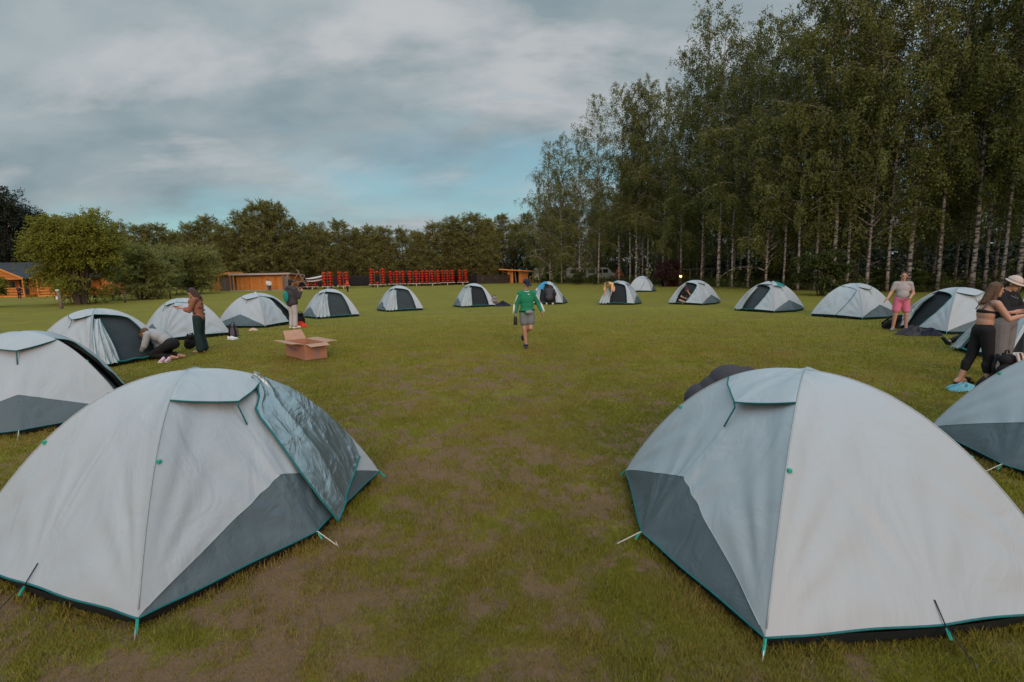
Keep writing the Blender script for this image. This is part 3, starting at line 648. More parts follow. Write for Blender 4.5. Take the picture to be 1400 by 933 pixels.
def birch(seed, h, lo, spread, nl=62, dens=1.0, lean=0.0, tr=0.086):
    rng = np.random.default_rng(seed); tb_ = MB()
    zs = np.linspace(-0.15, h, 16); bx = rng.normal(0, 1, 2)
    cx = lean * (zs / h) * h + 0.25 * np.sin(zs * 0.35 + bx[0] * 3) * (zs / h); cy = 0.25 * np.sin(zs * 0.3 + bx[1] * 3) * (zs / h)
    tb_.tube(np.stack([cx, cy, zs], -1), [tr * (1 - 0.93 * max(z, 0) / h) * (1.25 if z < .3 else 1) for z in zs], 8)
    C = []; Dv = []
    for i in range(nl):
        f = lo + (0.985 - lo) * ((i + rng.random()) / nl); z = f * h; az = rng.uniform(0, 2 * PI)
        g = (f - lo) / (1 - lo); ln = spread * (0.35 + 1.0 * math.sin(PI * min(1, g * 0.78 + 0.16)) ** 0.8) * rng.uniform(0.55, 1.15) * (1 - 0.45 * g ** 3)
        p0 = np.array([np.interp(z, zs, cx), np.interp(z, zs, cy), z])
        P = path(p0, (math.cos(az), math.sin(az), rng.uniform(0.7, 1.3)), ln, 7, rng, 0.5, 0.12)
        r0 = 0.032 * (1 - 0.7 * f) * (ln / 2.5) ** .5 + 0.006
        tb_.tube(P, np.linspace(r0, 0.006, 7), 4, False)
        nt_ = int(11.5 * dens * (0.5 + ln / spread))
        for _ in range(nt_):
            s = rng.uniform(0.22, 1) * 6; j = int(min(5, s)); q = P[j] + (P[j + 1] - P[j]) * (s - j)
            out = np.array([math.cos(az), math.sin(az), 0]) * rng.uniform(0.0, .6) + np.append(rng.normal(0, .45, 2), 0)
            L_ = rng.uniform(0.25, 1.15) * (0.55 + 0.7 * (1 - g)); m = max(4, int(L_ / 0.055)); tt = np.linspace(0, 1, m)
            pts = q + out * (tt * (1.2 - .55 * tt))[:, None] * 0.55 * L_ + np.array([0, 0, -1]) * (tt ** 1.5)[:, None] * L_ + np.array([0, 0, .18]) * (tt * (1 - tt))[:, None]
            pts = pts + rng.normal(0, 0.085, (m, 3)); C.append(pts); dd = np.array([0, 0, -1.]) + rng.normal(0, 0.7, (m, 3)); Dv.append(dd)
    C = np.concatenate(C); Dv = np.concatenate(Dv)
    return tb_, leaf_mesh('crown', C, Dv, 0.068, 0.042, rng)

def pine(seed, h, lo, spread, nw=17, tr=0.14, blade=(0.27, 0.034), npt=12):
    rng = np.random.default_rng(seed); tb_ = MB(); zs = np.linspace(-0.15, h * .985, 12)
    wx = rng.normal(0, 1, 2) * 3; cx = 0.12 * np.sin(zs * .5 + wx[0]); cy = 0.12 * np.sin(zs * .4 + wx[1])
    tb_.tube(np.stack([cx, cy, zs], -1), [tr * (1 - 0.9 * max(0, z) / h) for z in zs], 7)
    C = []; Dv = []
    for i in range(nw):
        f = lo + (0.97 - lo) * (i / (nw - 1)); g = (f - lo) / (1 - lo); z = f * h; nb = rng.integers(5, 8); az0 = rng.uniform(0, 6.28)
        for b in range(nb):
            az = az0 + 2 * PI * b / nb + rng.normal(0, .25); ln = spread * (0.18 + 1.0 * (1 - g) ** 0.62 * (0.55 + 0.45 * min(1, g * 4 + .3))) * rng.uniform(0.55, 1.2)
            p0 = np.array([np.interp(z, zs, cx), np.interp(z, zs, cy), z + rng.normal(0, .12)])
            P = path(p0, (math.cos(az), math.sin(az), rng.uniform(0.1, 0.45) + .5 * g), ln, 6, rng, 0.0, 0.10, 0.09)
            tb_.tube(P, np.linspace(0.035 * (1.1 - g) + .008, 0.006, 6), 4, False)
            for _ in range(int(3 + 6 * ln / spread)):
                s = rng.uniform(1.2, 5); j = int(min(4, s)); q = P[j] + (P[j + 1] - P[j]) * (s - j) + rng.normal(0, .16, 3) * (ln ** .5)
                ax = np.array([math.cos(az) * .6, math.sin(az) * .6, 0.7]) + rng.normal(0, .3, 3); m = npt
                dd = ax + rng.normal(0, .75, (m, 3)); dd /= np.linalg.norm(dd, axis=1)[:, None]
                C.append(q + dd * blade[0] * .9 + ax * rng.uniform(0, .3, (m, 1))); Dv.append(dd)
    for _ in range(5):
        dd = np.array([0, 0, 1.]) + rng.normal(0, .45, (14, 3)); C.append(np.array([cx[-1], cy[-1], h * .97]) + rng.normal(0, .08, (14, 3)) + dd * .15); Dv.append(dd)
    return tb_, leaf_mesh('crown', np.concatenate(C), np.concatenate(Dv), blade[0], blade[1], rng)

def bush(seed, rx, ry, h, n_st=9, lobes=26, leaf=(0.06, 0.022), dens=1.0, droop=0.5, stem_r=0.05, lowest=0.08):
    """many-stemmed shrub: leafy twigs spraying out of lobes of uneven size"""
    rng = np.random.default_rng(seed); tb_ = MB(); C = []; Dv = []
    for i in range(lobes):
        az = rng.uniform(0, 2 * PI); el = rng.uniform(lowest, 1) ** 0.8; rad = rng.uniform(0.35, 0.95) * math.sqrt(max(0.05, 1 - (el - .35) ** 2 * 1.5))
        tip = np.array([math.cos(az) * rx * rad, math.sin(az) * ry * rad, h * el * rng.uniform(0.8, 1.02)])
        base = np.array([math.cos(az) * .15 * rx * rng.random(), math.sin(az) * .15 * ry * rng.random(), -0.1])
        mid = (base + tip) / 2 + np.array([-math.cos(az) * rx * .12, -math.sin(az) * ry * .12, h * .10])
        tb_.tube([base, mid, tip], [stem_r, stem_r * .6, 0.01], 5, False)
        rl = rng.uniform(0.24, 0.46) * min(rx, h * .7)
        for _ in range(int(34 * dens)):
            v = rng.normal(size=3); v /= np.linalg.norm(v); v[2] = abs(v[2]) * .9 - .25 * rng.random() if el > .3 else v[2] * .6
            q = tip + v * rl * rng.uniform(0.25, 1.0); q[2] = max(q[2], 0.05)
            m = rng.integers(14, 24); L_ = rng.uniform(0.2, 0.55) * (h / 5 + .25); tt = np.linspace(0, 1, m)[:, None]
            dr = v + rng.normal(0, .4, 3); dr /= np.linalg.norm(dr)
            pts = q + dr * tt * L_ - np.array([0, 0, 1]) * droop * L_ * tt ** 2 + rng.normal(0, .05 * (h / 5 + .3), (m, 3)); pts[:, 2] = np.maximum(pts[:, 2], 0.03)
            C.append(pts); Dv.append(dr + rng.normal(0, .6, (m, 3)) - np.array([0, 0, droop]))
    return tb_, leaf_mesh('crown', np.concatenate(C), np.concatenate(Dv), leaf[0], leaf[1], rng)

def tree_thing(name, label, cat, made, loc, barkm, leafm, rotz=0, scale=1.0, group=None, trunk='trunk'):
    r = thing(name, label, cat, loc, rotz, group); r.scale = (scale,) * 3 if not hasattr(scale, '__len__') else scale
    made[0].build(trunk, barkm, r, True); link('crown', made[1], leafm, r); return r
rr = random.Random(3)

# birches: seven grown once, then copied along the wood's edge and into the wood
BK = [birch(101, 20, .14, 3.9, 90), birch(102, 21, .20, 3.3, 90), birch(103, 19, .07, 4.3, 98), birch(104, 22, .25, 3.1, 84, tr=.13), birch(105, 20, .17, 3.1, 84), birch(106, 20, .28, 2.8, 72), birch(107, 18, .05, 4.2, 96)]
BH = [20, 21, 19, 22, 20, 20, 18]; BP = [None] * 7
def place_birch(k, x, y, h, label, group=None, rot=None, thin=1.0):
    s = h / BH[k]; rot = rr.uniform(0, 6.28) if rot is None else rot; sc = (s * thin, s * thin, s)
    if BP[k] is None:
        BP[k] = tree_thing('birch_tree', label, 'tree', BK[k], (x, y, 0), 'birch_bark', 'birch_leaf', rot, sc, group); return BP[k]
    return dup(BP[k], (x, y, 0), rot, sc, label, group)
# front row: (x in the photo, depth, y of the top in the photo, kind, label)
FR = [(738, 70, 235, 6, 'low leafy birch at the far left end of the birch wood, above the white board'),
      (752, 67, 195, 2, 'birch beside the white board with foliage hanging almost to the ground'),
      (768, 66, 182, 0, 'rounded birch top second from the left end of the wood'),
      (792, 64, 178, 2, 'birch above the blue sided tent, tall rounded crown'),
      (818, 61, 128, 1, 'birch whose thin top rises left of the clump of four bare stems'),
      (846, 60, 112, 5, 'birch with a slanting pale lower trunk behind the green topped tent'),
      (861, 58, 122, 5, 'leftmost stem of the clump of four pale birch trunks'),
      (869, 57.6, 106, 3, 'second stem of the clump of four pale birch trunks'),
      (878, 57.8, 118, 5, 'third stem of the clump of four pale birch trunks'),
      (885, 57, 104, 3, 'rightmost stem of the clump of four pale birch trunks'),
      (906, 54, 116, 0, 'birch standing behind the dark copper shrub'),
      (930, 52, 62, 4, 'birch left of the tallest pointed birch, behind the tent with the sitting person'),
      (958, 50, 4, 1, 'tall birch with a pointed weeping top standing above its left neighbours'),
      (981, 46, 14, 3, 'birch with the thickest pale trunk, behind the tent with the sitting person'),
      (1000, 45, 48, 4, 'slim birch just right of the thickest pale trunk'),
      (1022, 44, 18, 0, 'birch crown behind the gap between the two open tents on the right'),
      (1046, 42, 30, 2, 'birch whose foliage hangs low left of the bunched up tent'),
      (1070, 40.5, 12, 1, 'birch behind the tent with the bunched up flysheet'),
      (1090, 39, -20, 4, 'thin birch right of the tent with the bunched up flysheet'),
      (1113, 38.5, -60, 5, 'birch left of the yellow green bush at the wood edge'),
      (1137, 37, -120, 3, 'tall straight birch with the long white trunk rising behind the yellow green bush'),
      (1157, 37, -90, 5, 'birch just right of the tall straight white trunk'),
      (1184, 36, -110, 0, 'birch behind the closed tent with the curved zip'),
      (1212, 35.5, -120, 4, 'birch directly behind the man in pink shorts on his left'),
      (1241, 35, -140, 3, 'pale birch trunk directly behind the head of the man in pink shorts'),
      (1281, 34, -150, 5, 'birch trunk behind the open tent with the teal edged doorway'),
      (1327, 33, -170, 3, 'thick spotted birch trunk rising behind the woman in black'),
      (1345, 33.5, -160, 4, 'thin spotted birch beside the thick trunk behind the woman in black'),
      (1368, 32, -180, 5, 'birch rising behind the man in the bucket hat'),
      (1390, 31.5, -180, 3, 'birch at the right edge of the photo behind the bucket hat')]
for px, y, ty, k, lab in FR:
    p = at_y(px, y); place_birch(k, p[0], p[1], height_at(ty, px, y), lab)
# unseen birches continue the wood to the right, added to shade its right-hand trees
for i, (bx, by) in enumerate(((37, 28), (35, 23.5), (39, 19), (35, 15), (38, 11), (35, 6.5), (39, 3), (36, -2), (40, -6), (35, -10), (42, 25), (43, 15), (44, 6), (41, -1))):
    place_birch((0, 2, 1, 6, 3)[i % 5], bx, by, 21 + (i * 7) % 5, 'unseen birch continuing the wood on the right, added to shade it', 'unseen shade birches beyond the right edge')
# deeper rows
edge = np.array([at_y(735, 73)[:2], at_y(850, 62)[:2], at_y(980, 48)[:2], at_y(1140, 38.5)[:2], at_y(1330, 34)[:2], (46, 30), (60, 26)])
def along(s):
    if s < 0: return edge[0] + (edge[0] - edge[1]) / np.linalg.norm(edge[0] - edge[1]) * -s, 0
    seg = np.linalg.norm(np.diff(edge, axis=0), axis=1); cum = np.concatenate([[0], np.cumsum(seg)]); return np.array([np.interp(s, cum, edge[:, i]) for i in (0, 1)]), cum[-1]
tot = along(0)[1]; back = np.array([0.62, 0.78]); placed = []
nb = 0
for dep in (4.0, 8.5, 14, 21):
    s = rr.uniform(0, 2)
    while s < tot:
        p = along(s)[0] + back * (dep + rr.uniform(-1.3, 1.3)) + np.array([rr.uniform(-.8, .8), rr.uniform(-.8, .8)])
        d = np.hypot(*p); h = (19 if s < 20 else 24) * rr.uniform(0.85, 1.05) * (1 if s > 12 else 0.85)
        place_birch(rr.choice([0, 1, 2, 3, 4, 5]), p[0], p[1], h, 'birch deep in the wood, behind the front row of pale trunks', 'birches deep in the wood'); nb += 1
        s += rr.uniform(2.6, 4.6) * (1 + dep / 22)
# pines
PK = [pine(201, 10, .06, 3.0, 19), pine(202, 10.5, .10, 2.8, 18), pine(203, 9.5, .05, 3.2, 19), pine(204, 11, .16, 2.7, 17), pine(205, 14, .45, 2.6, 13, .16)]
PH_ = [10, 10.5, 9.5, 11, 14]; PP = [None] * 5
def place_pine(k, x, y, h, label, group=None, wide=1.0):
    s = h / PH_[k]; rot = rr.uniform(0, 6.28); sc = (s * wide, s * wide, s)
    if PP[k] is None:
        PP[k] = tree_thing('pine_tree', label, 'tree', PK[k], (x, y, 0), 'pine_bark', 'pine_leaf', rot, sc, group); return PP[k]
    return dup(PP[k], (x, y, 0), rot, sc, label, group)
PR = [(92, 70, 296, 0), (118, 72, 300, 1), (146, 71, 305, 3), (172, 73, 306, 1), (196, 72, 309, 3), (222, 74, 310, 0), (246, 74, 309, 3), (268, 72, 299, 0), (292, 73, 293, 2), (314, 71, 296, 0), (338, 72, 287, 2), (362, 71, 284, 0), (384, 72, 289, 2),
      (404, 72, 305, 3), (424, 76, 313, 3), (446, 76, 308, 0), (466, 75, 303, 3), (488, 76, 305, 1), (508, 76, 310, 3), (530, 76, 309, 0), (552, 76, 305, 1), (574, 76, 310, 3), (598, 76, 303, 0), (622, 75, 299, 2), (646, 76, 300, 0), (668, 78, 305, 1), (688, 80, 294, 4), (704, 84, 298, 4), (722, 83, 292, 4), (742, 84, 290, 4), (664, 84, 300, 4)]
for px, y, ty, k in PR:
    p = at_y(px, y); place_pine(k, p[0], p[1], height_at(ty + 6 + rr.choice([-8, -4, 0, 5, 11]), px, y), 'pine in the front row of the pine belt across the far end of the meadow', 'pines in the front row of the far belt', rr.uniform(1.1, 1.5))
for i in range(30):
    px = 60 + i * 24 + rr.uniform(-8, 8); y = rr.uniform(82, 92); p = at_y(px, y)
    place_pine(rr.choice([0, 1, 2, 3]), p[0], p[1], rr.uniform(7.2, 9.6), 'pine half hidden behind the front pines of the far belt', 'pines at the back of the far belt', 1.2)
for i in range(22):
    px = 760 + i * 30 + rr.uniform(-10, 10); y = rr.uniform(84, 92) - i * 1.0; p = at_y(px, y)
    place_pine(rr.choice([0, 1, 3]), p[0], p[1], rr.uniform(10, 13), 'dark pine far back behind the birch trunks', 'pines behind the birch wood', 1.25)

# broad dark trees behind the cabins
dk = bush(301, 3.6, 3.2, 10.5, 5, 40, (0.11, 0.055), 1.3, .25, .14, .15)
for i, (px, y, ty, s, lab) in enumerate([(14, 66, 264, 1.0, 'tall dark tree behind the dark cabin roof at the left edge'), (-34, 64, 270, 1.1, 'tall dark tree at the left edge, mostly outside the photo'), (44, 70, 288, 1.0, 'lower dark tree between the tall dark tree and the leafy green one')]):
    p = at_y(px, y); h = height_at(ty, px, y)
    if i == 0: dk0 = tree_thing('dark_tree', lab, 'tree', dk, p, 'stem_bark', 'dark_leaf', 0, (h / 10.5,) * 3)
    else: dup(dk0, p, 1.3 * i, h / 10.5, lab)
# leafy trees and sallows on the left of the meadow
p = at(112, 416); tree_thing('leafy_tree', 'big light green leafy tree in front of the cabins', 'tree', bush(311, 2.75, 2.4, 6.2, 8, 60, (0.08, 0.040), 1.8, .35, .09), (p[0], p[1], 0), 'stem_bark', 'willow_leaf')
p = at(196, 409); tree_thing('sallow_bush', 'loose grey green sallow between the big leafy tree and the rounded sallow', 'shrub', bush(312, 2.6, 2.2, 4.3, 8, 40, (0.075, 0.034), 1.7, .3, .05), (p[0], p[1], 0), 'stem_bark', 'greywillow_leaf')
p = at(218, 405); tree_thing('sallow_bush', 'pale sallow just right of the loose grey green one', 'shrub', bush(313, 2.7, 2.2, 4.6, 8, 40, (0.075, 0.034), 1.7, .3, .05), (p[0], p[1], 0), 'stem_bark', 'greywillow_leaf')
p = at(263, 401.5); tree_thing('sallow_bush', 'large rounded sallow next to the orange shed', 'shrub', bush(314, 3.0, 2.4, 5.0, 8, 46, (0.075, 0.034), 1.9, .3, .05), (p[0], p[1], 0), 'stem_bark', 'greywillow_leaf')
p = at(-8, 420); tree_thing('small_bush', 'small green bush at the left edge in front of the cabin', 'shrub', bush(315, 1.0, 1.0, 2.2, 6, 14, (0.06, 0.026), 1.2, .3, .03), (p[0], p[1], 0), 'stem_bark', 'willow_leaf')
# shrubs under the birches
us = bush(321, 1.2, 1.1, 2.0, 7, 18, (0.06, 0.03), 1.3, .3, .02); us0 = None
for px, py, h, lab in [(1122, 404, 2.6, 'bright yellow green bush at the foot of the tall white trunk'), (1062, 394, 2.4, 'green bush behind the bunched up tent'), (1092, 396, 1.6, 'small green bush left of the bright yellow green one'), (1040, 392, 1.5, 'low green bush left of the bunched up tent peak'),
                       (1010, 391, 1.4, 'low green bush behind the open tents on the right'), (765, 388, 1.3, 'low dark bush beside the blue sided tent'), (791, 389, 1.5, 'low bush in front of the parked vans'), (812, 389, 1.1, 'low bush between the vans and the bending person'), (747, 387, 1.2, 'low bush under the white board'), (1205, 398, 1.4, 'grassy bush left of the man in pink shorts'), (1262, 399, 1.3, 'low bush right of the man in pink shorts')]:
    p = at(px, py)
    if us0 is None: us0 = tree_thing('green_bush', lab, 'shrub', us, (p[0], p[1], 0), 'stem_bark', 'under_leaf', 0, h / 2.0)
    else: dup(us0, (p[0], p[1], 0), rr.uniform(0, 6), h / 2.0, lab)
p = at(910, 392); tree_thing('copper_shrub', 'dense dark copper leaved shrub beside the glowing lamp', 'shrub', bush(331, 1.5, 1.2, 2.4, 6, 24, (0.06, 0.04), 2.2, .2, .02), (p[0], p[1], 0), 'stem_bark', 'copper_leaf')
p = at(930, 391); tree_thing('yellow_shrub', 'small yellowish shrub lit by the glowing lamp', 'shrub', bush(332, .7, .6, 1.3, 5, 12, (0.05, 0.03), 1.2, .2, .012), (p[0], p[1], 0), 'stem_bark', 'yellow_leaf')
# undergrowth: nobody could count it
rng = np.random.default_rng(77); C = []; Dv = []
for s in np.linspace(0, tot - 1, 420):
    for _ in range(2):
        dep = rng.uniform(-0.8, 26) if _ else rng.uniform(-0.8, 3); q = along(s + rng.uniform(-.3, .3))[0] + back * dep
        hh = rng.uniform(0.25, 0.9) * (1 + dep / 26); m = 60
        pts = np.append(q, 0) + np.stack([rng.normal(0, .45, m), rng.normal(0, .45, m), rng.random(m) ** .8 * hh], -1); C.append(pts); Dv.append(rng.normal(0, .6, (m, 3)) + np.array([0, 0, 1.0]))
tag(link('undergrowth', leaf_mesh('undergrowth', np.concatenate(C), np.concatenate(Dv), 0.10, 0.026, rng), 'under_leaf'), kind='stuff')
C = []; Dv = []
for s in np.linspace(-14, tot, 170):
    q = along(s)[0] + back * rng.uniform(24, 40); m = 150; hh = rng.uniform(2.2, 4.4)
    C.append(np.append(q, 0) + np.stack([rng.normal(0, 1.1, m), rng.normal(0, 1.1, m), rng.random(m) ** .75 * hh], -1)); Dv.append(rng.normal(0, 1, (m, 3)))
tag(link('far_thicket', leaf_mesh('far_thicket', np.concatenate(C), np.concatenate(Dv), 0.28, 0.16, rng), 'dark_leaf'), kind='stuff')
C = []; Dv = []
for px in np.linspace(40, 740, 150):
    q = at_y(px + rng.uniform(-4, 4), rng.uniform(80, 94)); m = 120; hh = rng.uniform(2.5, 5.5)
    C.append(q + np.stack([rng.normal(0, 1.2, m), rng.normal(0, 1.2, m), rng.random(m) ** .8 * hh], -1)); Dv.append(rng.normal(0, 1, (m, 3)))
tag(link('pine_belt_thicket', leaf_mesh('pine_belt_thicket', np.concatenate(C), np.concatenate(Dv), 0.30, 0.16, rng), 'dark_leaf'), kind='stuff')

# ------------------------------------------------------------------ cabins, shed, hut, fences
def gable_porch(par, x0, x1, yf, yb, zeave, zr):
    """front-facing gable of boards with its roof slopes, posts and railing"""
    xm = (x0 + x1) / 2
    g = MB(); g.add([(x0, yf, zeave), (x1, yf, zeave), (xm, yf, zr), (x0, yf + .08, zeave), (x1, yf + .08, zeave), (xm, yf + .08, zr)], [(0, 1, 2), (5, 4, 3), (0, 3, 4, 1), (1, 4, 5, 2), (2, 5, 3, 0)])
    g.build('gable', 'orange_wood', par)
    rf = MB(); e = 0.28; s = (zr - zeave) / (xm - x0)
    for sg in (-1, 1):
        xo = xm + sg * ((x1 - x0) / 2 + e); zo = zeave - s * e
        rf.add([(xm, yf - .3, zr + .12), (xo, yf - .3, zo + .12), (xo, yb, zo + .12), (xm, yb, zr + .12), (xm, yf - .3, zr + .04), (xo, yf - .3, zo + .04), (xo, yb, zo + .04), (xm, yb, zr + .04)],
               [(0, 1, 2, 3), (7, 6, 5, 4), (0, 4, 5, 1), (1, 5, 6, 2), (2, 6, 7, 3)])
    rf.build('porch_roof', 'roof_dark', par)
    fb = MB()
    for sg in (-1, 1):
        xo = xm + sg * ((x1 - x0) / 2 + e); zo = zeave - s * e
        fb.bar((xm, yf - .32, zr + .06), (xo, yf - .32, zo + .06), 0.05, 0.16)
    fb.build('bargeboard', 'orange_beam', par)
    for x in (x0 + .1, x1 - .1): MB().bar((x, yf + .06, 0), (x, yf + .06, zeave), .13, .13).build('post', 'orange_beam', par, bevel=.01)
    MB().bar((x0, yf + .06, zeave - .08), (x1, yf + .06, zeave - .08), .12, .14).build('beam', 'orange_beam', par)
    rl = MB()
    for z in (.35, .62, .9): rl.bar((x0 + .1, yf + .05, z), (x1 - .1, yf + .05, z), .04, .11)
    rl.build('railing', 'orange_beam', par)
    MB().box(x0, x1, yf, yb, -.05, .16).build('deck', 'orange_beam', par)

c0 = at(20, 406.5); YW = c0[1]
def cabin(label, xl, xr, porches, x0, ang):
    r = thing('cabin', label, 'cabin', (x0[0], x0[1], 0), ang)
    h = 1.95; rz = 3.55
    MB().box(xl, xr, 2.4, 6.4, 0, h).build('wall', 'orange_wood', r)
    rf = MB(); yo = 2.0; ym = 4.4; yb = 6.8
    rf.add([(xl - .3, yo, h - .08), (xr + .3, yo, h - .08), (xr + .3, ym, rz), (xl - .3, ym, rz), (xl - .3, yb, h - .08), (xr + .3, yb, h - .08),
            (xl - .3, yo, h + .04), (xr + .3, yo, h + .04), (xr + .3, ym, rz + .12), (xl - .3, ym, rz + .12), (xl - .3, yb, h + .04), (xr + .3, yb, h + .04)],
           [(0, 3, 2, 1), (3, 4, 5, 2), (6, 7, 8, 9), (9, 8, 11, 10), (0, 1, 7, 6), (4, 10, 11, 5), (1, 2, 8, 7), (2, 5, 11, 8), (0, 6, 9, 3), (3, 9, 10, 4)])
    rf.build('roof', 'roof_dark', r)
    for a, b in porches: gable_porch(r, a, b, 0, 4.2, 1.95, 3.1)
    for a, b in porches:
        d = MB().box((a + b) / 2 + .15, (a + b) / 2 + 1.0, 2.34, 2.39, .16, 1.9).build('door', 'brown_fence', r, bevel=.01)
        MB().box((a + b) / 2 + .22, (a + b) / 2 + .27, 2.29, 2.335, 1.0, 1.05).build('handle', 'metal_grey', d)
        wf = MB().box((a + b) / 2 - 1.0, (a + b) / 2 - .2, 2.34, 2.39, .85, 1.65).build('window', 'orange_beam', r, bevel=.01)
        MB().box((a + b) / 2 - .92, (a + b) / 2 - .28, 2.325, 2.337, .93, 1.57).build('pane', 'glass_dark', wf)
    return r
cb = cabin('orange timber cabins under one long dark roof with two gabled porches, left edge', -4.5, 8.5, [(-3.6, 1.35), (2.55, 7.2)], at(16, 406.5), R_(4))
# picnic set on the lawn in front of the porch gap
def picnic(loc, rz, label, m='orange_beam'):
    r = thing('picnic_table', label, 'picnic table', loc, rz)
    t = MB()
    for i in range(5): t.box(-.9, .9, -.36 + i * .15, -.22 + i * .15, .72, .76)
    t.build('tabletop', m, r)
    for s in (-1, 1): MB().box(-.9, .9, s * .72 - .13, s * .72 + .13, .42, .46).build('bench', m, r, bevel=.008)
    for x in (-.65, .65):
        for s in (-1, 1): MB().bar((x, s * .68, 0), (x, s * .22, .72), .05, .10).build('leg', m, r)
        MB().bar((x, -.78, .38), (x, .78, .38), .05, .10).build('crossbar', m, r)
    return r
p = at(40, 404.5); picnic((p[0], p[1], 0), 0.1, 'wooden picnic table between the two cabin porches')
p = at(103, 414); picnic((p[0], p[1], 0), 0.2, 'low weathered picnic table under the big light green tree', 'weathered')
p = at(84, 422); po = thing('weathered_post', 'leaning weathered post with a white cap left of the big leafy tree', 'post', (p[0], p[1], 0))
MB().tube([(0.02, 0, -.1), (0, 0, .5), (-.10, 0, 1.12)], [.10, .095, .085], 9).build('post', 'weathered', po, True)
MB().tube([(-.10, 0, 1.10), (-.115, 0, 1.2)], [.105, .09], 9).build('cap', 'white_paint', po, True)
MB().box(-.17, -.05, -.115, -.085, .58, .78).build('notice', 'white_paint', po)
for px, py, tp, lab in [(171, 414, 398, 'thin dark post right of the big leafy tree'), (233, 408, 396, 'thin dark post in front of the sallows')]:
    p = at(px, py); h = height_at(tp, px, p[1])
    q = thing('wooden_post', lab, 'post', (p[0], p[1], 0)); MB().tube([(0, 0, -.1), (0, 0, h)], [.07, .06], 8).build('post', 'stem_bark', q, True); MB().tube([(0, 0, h - .02), (0, 0, h + .05)], [.07, .02], 8).build('cap', 'stem_bark', q, True)

# shed with orange doors
sl = at(324, 397.5); sr = at(384, 397.5); yS = sl[1]; W = sr[0] - sl[0]
sh = thing('boat_shed', 'orange timber shed with double doors and a pale flat roof', 'shed', (sl[0], yS, 0))
h = height_at(375.5, 350, yS)
MB().box(0, W, 0, 3.5, 0, h - .1).build('wall', 'orange_wood', sh)
MB().add([(-.5, -.7, h), (W + .3, -.7, h), (W + .3, 3.8, h - .25), (-.5, 3.8, h - .25), (-.5, -.7, h + .14), (W + .3, -.7, h + .14), (W + .3, 3.8, h - .11), (-.5, 3.8, h - .11)], [(0, 3, 2, 1), (4, 5, 6, 7), (0, 1, 5, 4), (1, 2, 6, 5), (2, 3, 7, 6), (3, 0, 4, 7)]).build('roof', 'roof_light', sh)
MB().box(-.5, W + .3, -.74, -.705, h - .06, h + .10).build('fascia', 'roof_light', sh)
for i in range(4):
    a = .12 + i * (W - .2) / 4; b = a + (W - .2) / 4 - .09
    d = MB().box(a, b, -.06, -.003, .06, h - .42).build('door', 'orange_wood_v', sh, bevel=.012)
    MB().bar((a + .1, -.075, .55), (b - .1, -.075, .55), .03, .10).build('brace', 'orange_beam', d); MB().bar((a + .1, -.075, 1.5), (b - .1, -.075, 1.5), .03, .10).build('brace', 'orange_beam', d)
    MB().box(a + .3, b - .3, -.055, -.01, h - .40, h - .24).build('vent', 'grey_boards' if i < 2 else 'orange_beam', sh)
for x in (.03, W - .03): MB().bar((x, -.6, 0), (x, -.6, h), .1, .1).build('post', 'orange_beam', sh)
MB().box(-.2, W, -1.2, -.08, -.05, .05).build('step', 'roof_light', sh)
an = thing('lean_to', 'low orange roofed lean to with grey boarding left of the shed', 'lean-to', (sl[0], yS + .3, 0))
MB().box(-2.05, -.25, .0, .08, .02, 1.55).build('boarding', 'grey_boards', an)
MB().add([(-2.4, -.5, 1.75), (-.55, -.5, 2.0), (-.55, 2.5, 2.0), (-2.4, 2.5, 1.75), (-2.4, -.5, 1.98), (-.55, -.5, 2.23), (-.55, 2.5, 2.23), (-2.4, 2.5, 1.98)], [(0, 3, 2, 1), (4, 5, 6, 7), (0, 1, 5, 4), (1, 2, 6, 5), (2, 3, 7, 6), (3, 0, 4, 7)]).build('roof', 'orange_beam', an)
MB().box(-3.0, -2.12, .05, .13, .0, 1.1).build('side_boarding', 'orange_wood_v', an)
for x in (-2.1, -.65): MB().bar((x, -.3, 0), (x, -.3, 1.8), .1, .1).build('post', 'orange_beam', an)
a = at(385, 397); b = at(399, 396.5); gf = thing('board_fence', 'grey brown board screen right of the shed', 'fence', (a[0], a[1], 0))
MB().box(.25, b[0] - a[0], 0, .06, .02, 1.65).build('boarding', 'grey_boards', gf); MB().bar((b[0] - a[0], -.05, 0), (b[0] - a[0], -.05, 1.75), .1, .1).build('post', 'weathered', gf); MB().bar((.25, -.05, 0), (.25, -.05, 1.75), .1, .1).build('post', 'weathered', gf)

# dark windbreak net and plank fence behind the kayaks
a = at(398, 394.5); b = at(651, 389.5); L_ = np.hypot(*(b - a)[:2]); ang = math.atan2(b[1] - a[1], b[0] - a[0])
nf = thing('net_fence', 'long low fence of black windbreak net behind the red kayaks', 'fence', (a[0], a[1] + 5.5, 0), ang)
xs = np.linspace(0, L_, 120); zs = np.linspace(0.02, 1.42, 8); X, Z = np.meshgrid(xs, zs, indexing='ij')
P = np.stack([X, 0.05 * np.sin(X * 1.9) * Z, Z + 0.03 * np.sin(X * 2.0 + 1) * (Z > 1.3)], -1); MB().grid(P).build('netting', 'net', nf, True, solid=.02)
for i in range(14): MB().tube([(i * L_ / 13, .09, -.1), (i * L_ / 13, .09, 1.55)], .045, 7).build('post', 'stem_bark', nf)
a = at(652, 389); b = at(698, 387.5); L_ = np.hypot(*(b - a)[:2]); ang = math.atan2(b[1] - a[1], b[0] - a[0])
pf = thing('plank_fence', 'dark plank fence left of the small orange hut', 'fence', (a[0], a[1] + .8, 0), ang)
for i in range(7): MB().box(0, L_, -.02, .02, .06 + i * .17, .205 + i * .17).build('plank', 'brown_fence', pf)
for i in range(4): MB().box(i * L_ / 3 - .05, i * L_ / 3 + .05, .022, .11, -.05, 1.32).build('post', 'brown_fence', pf)

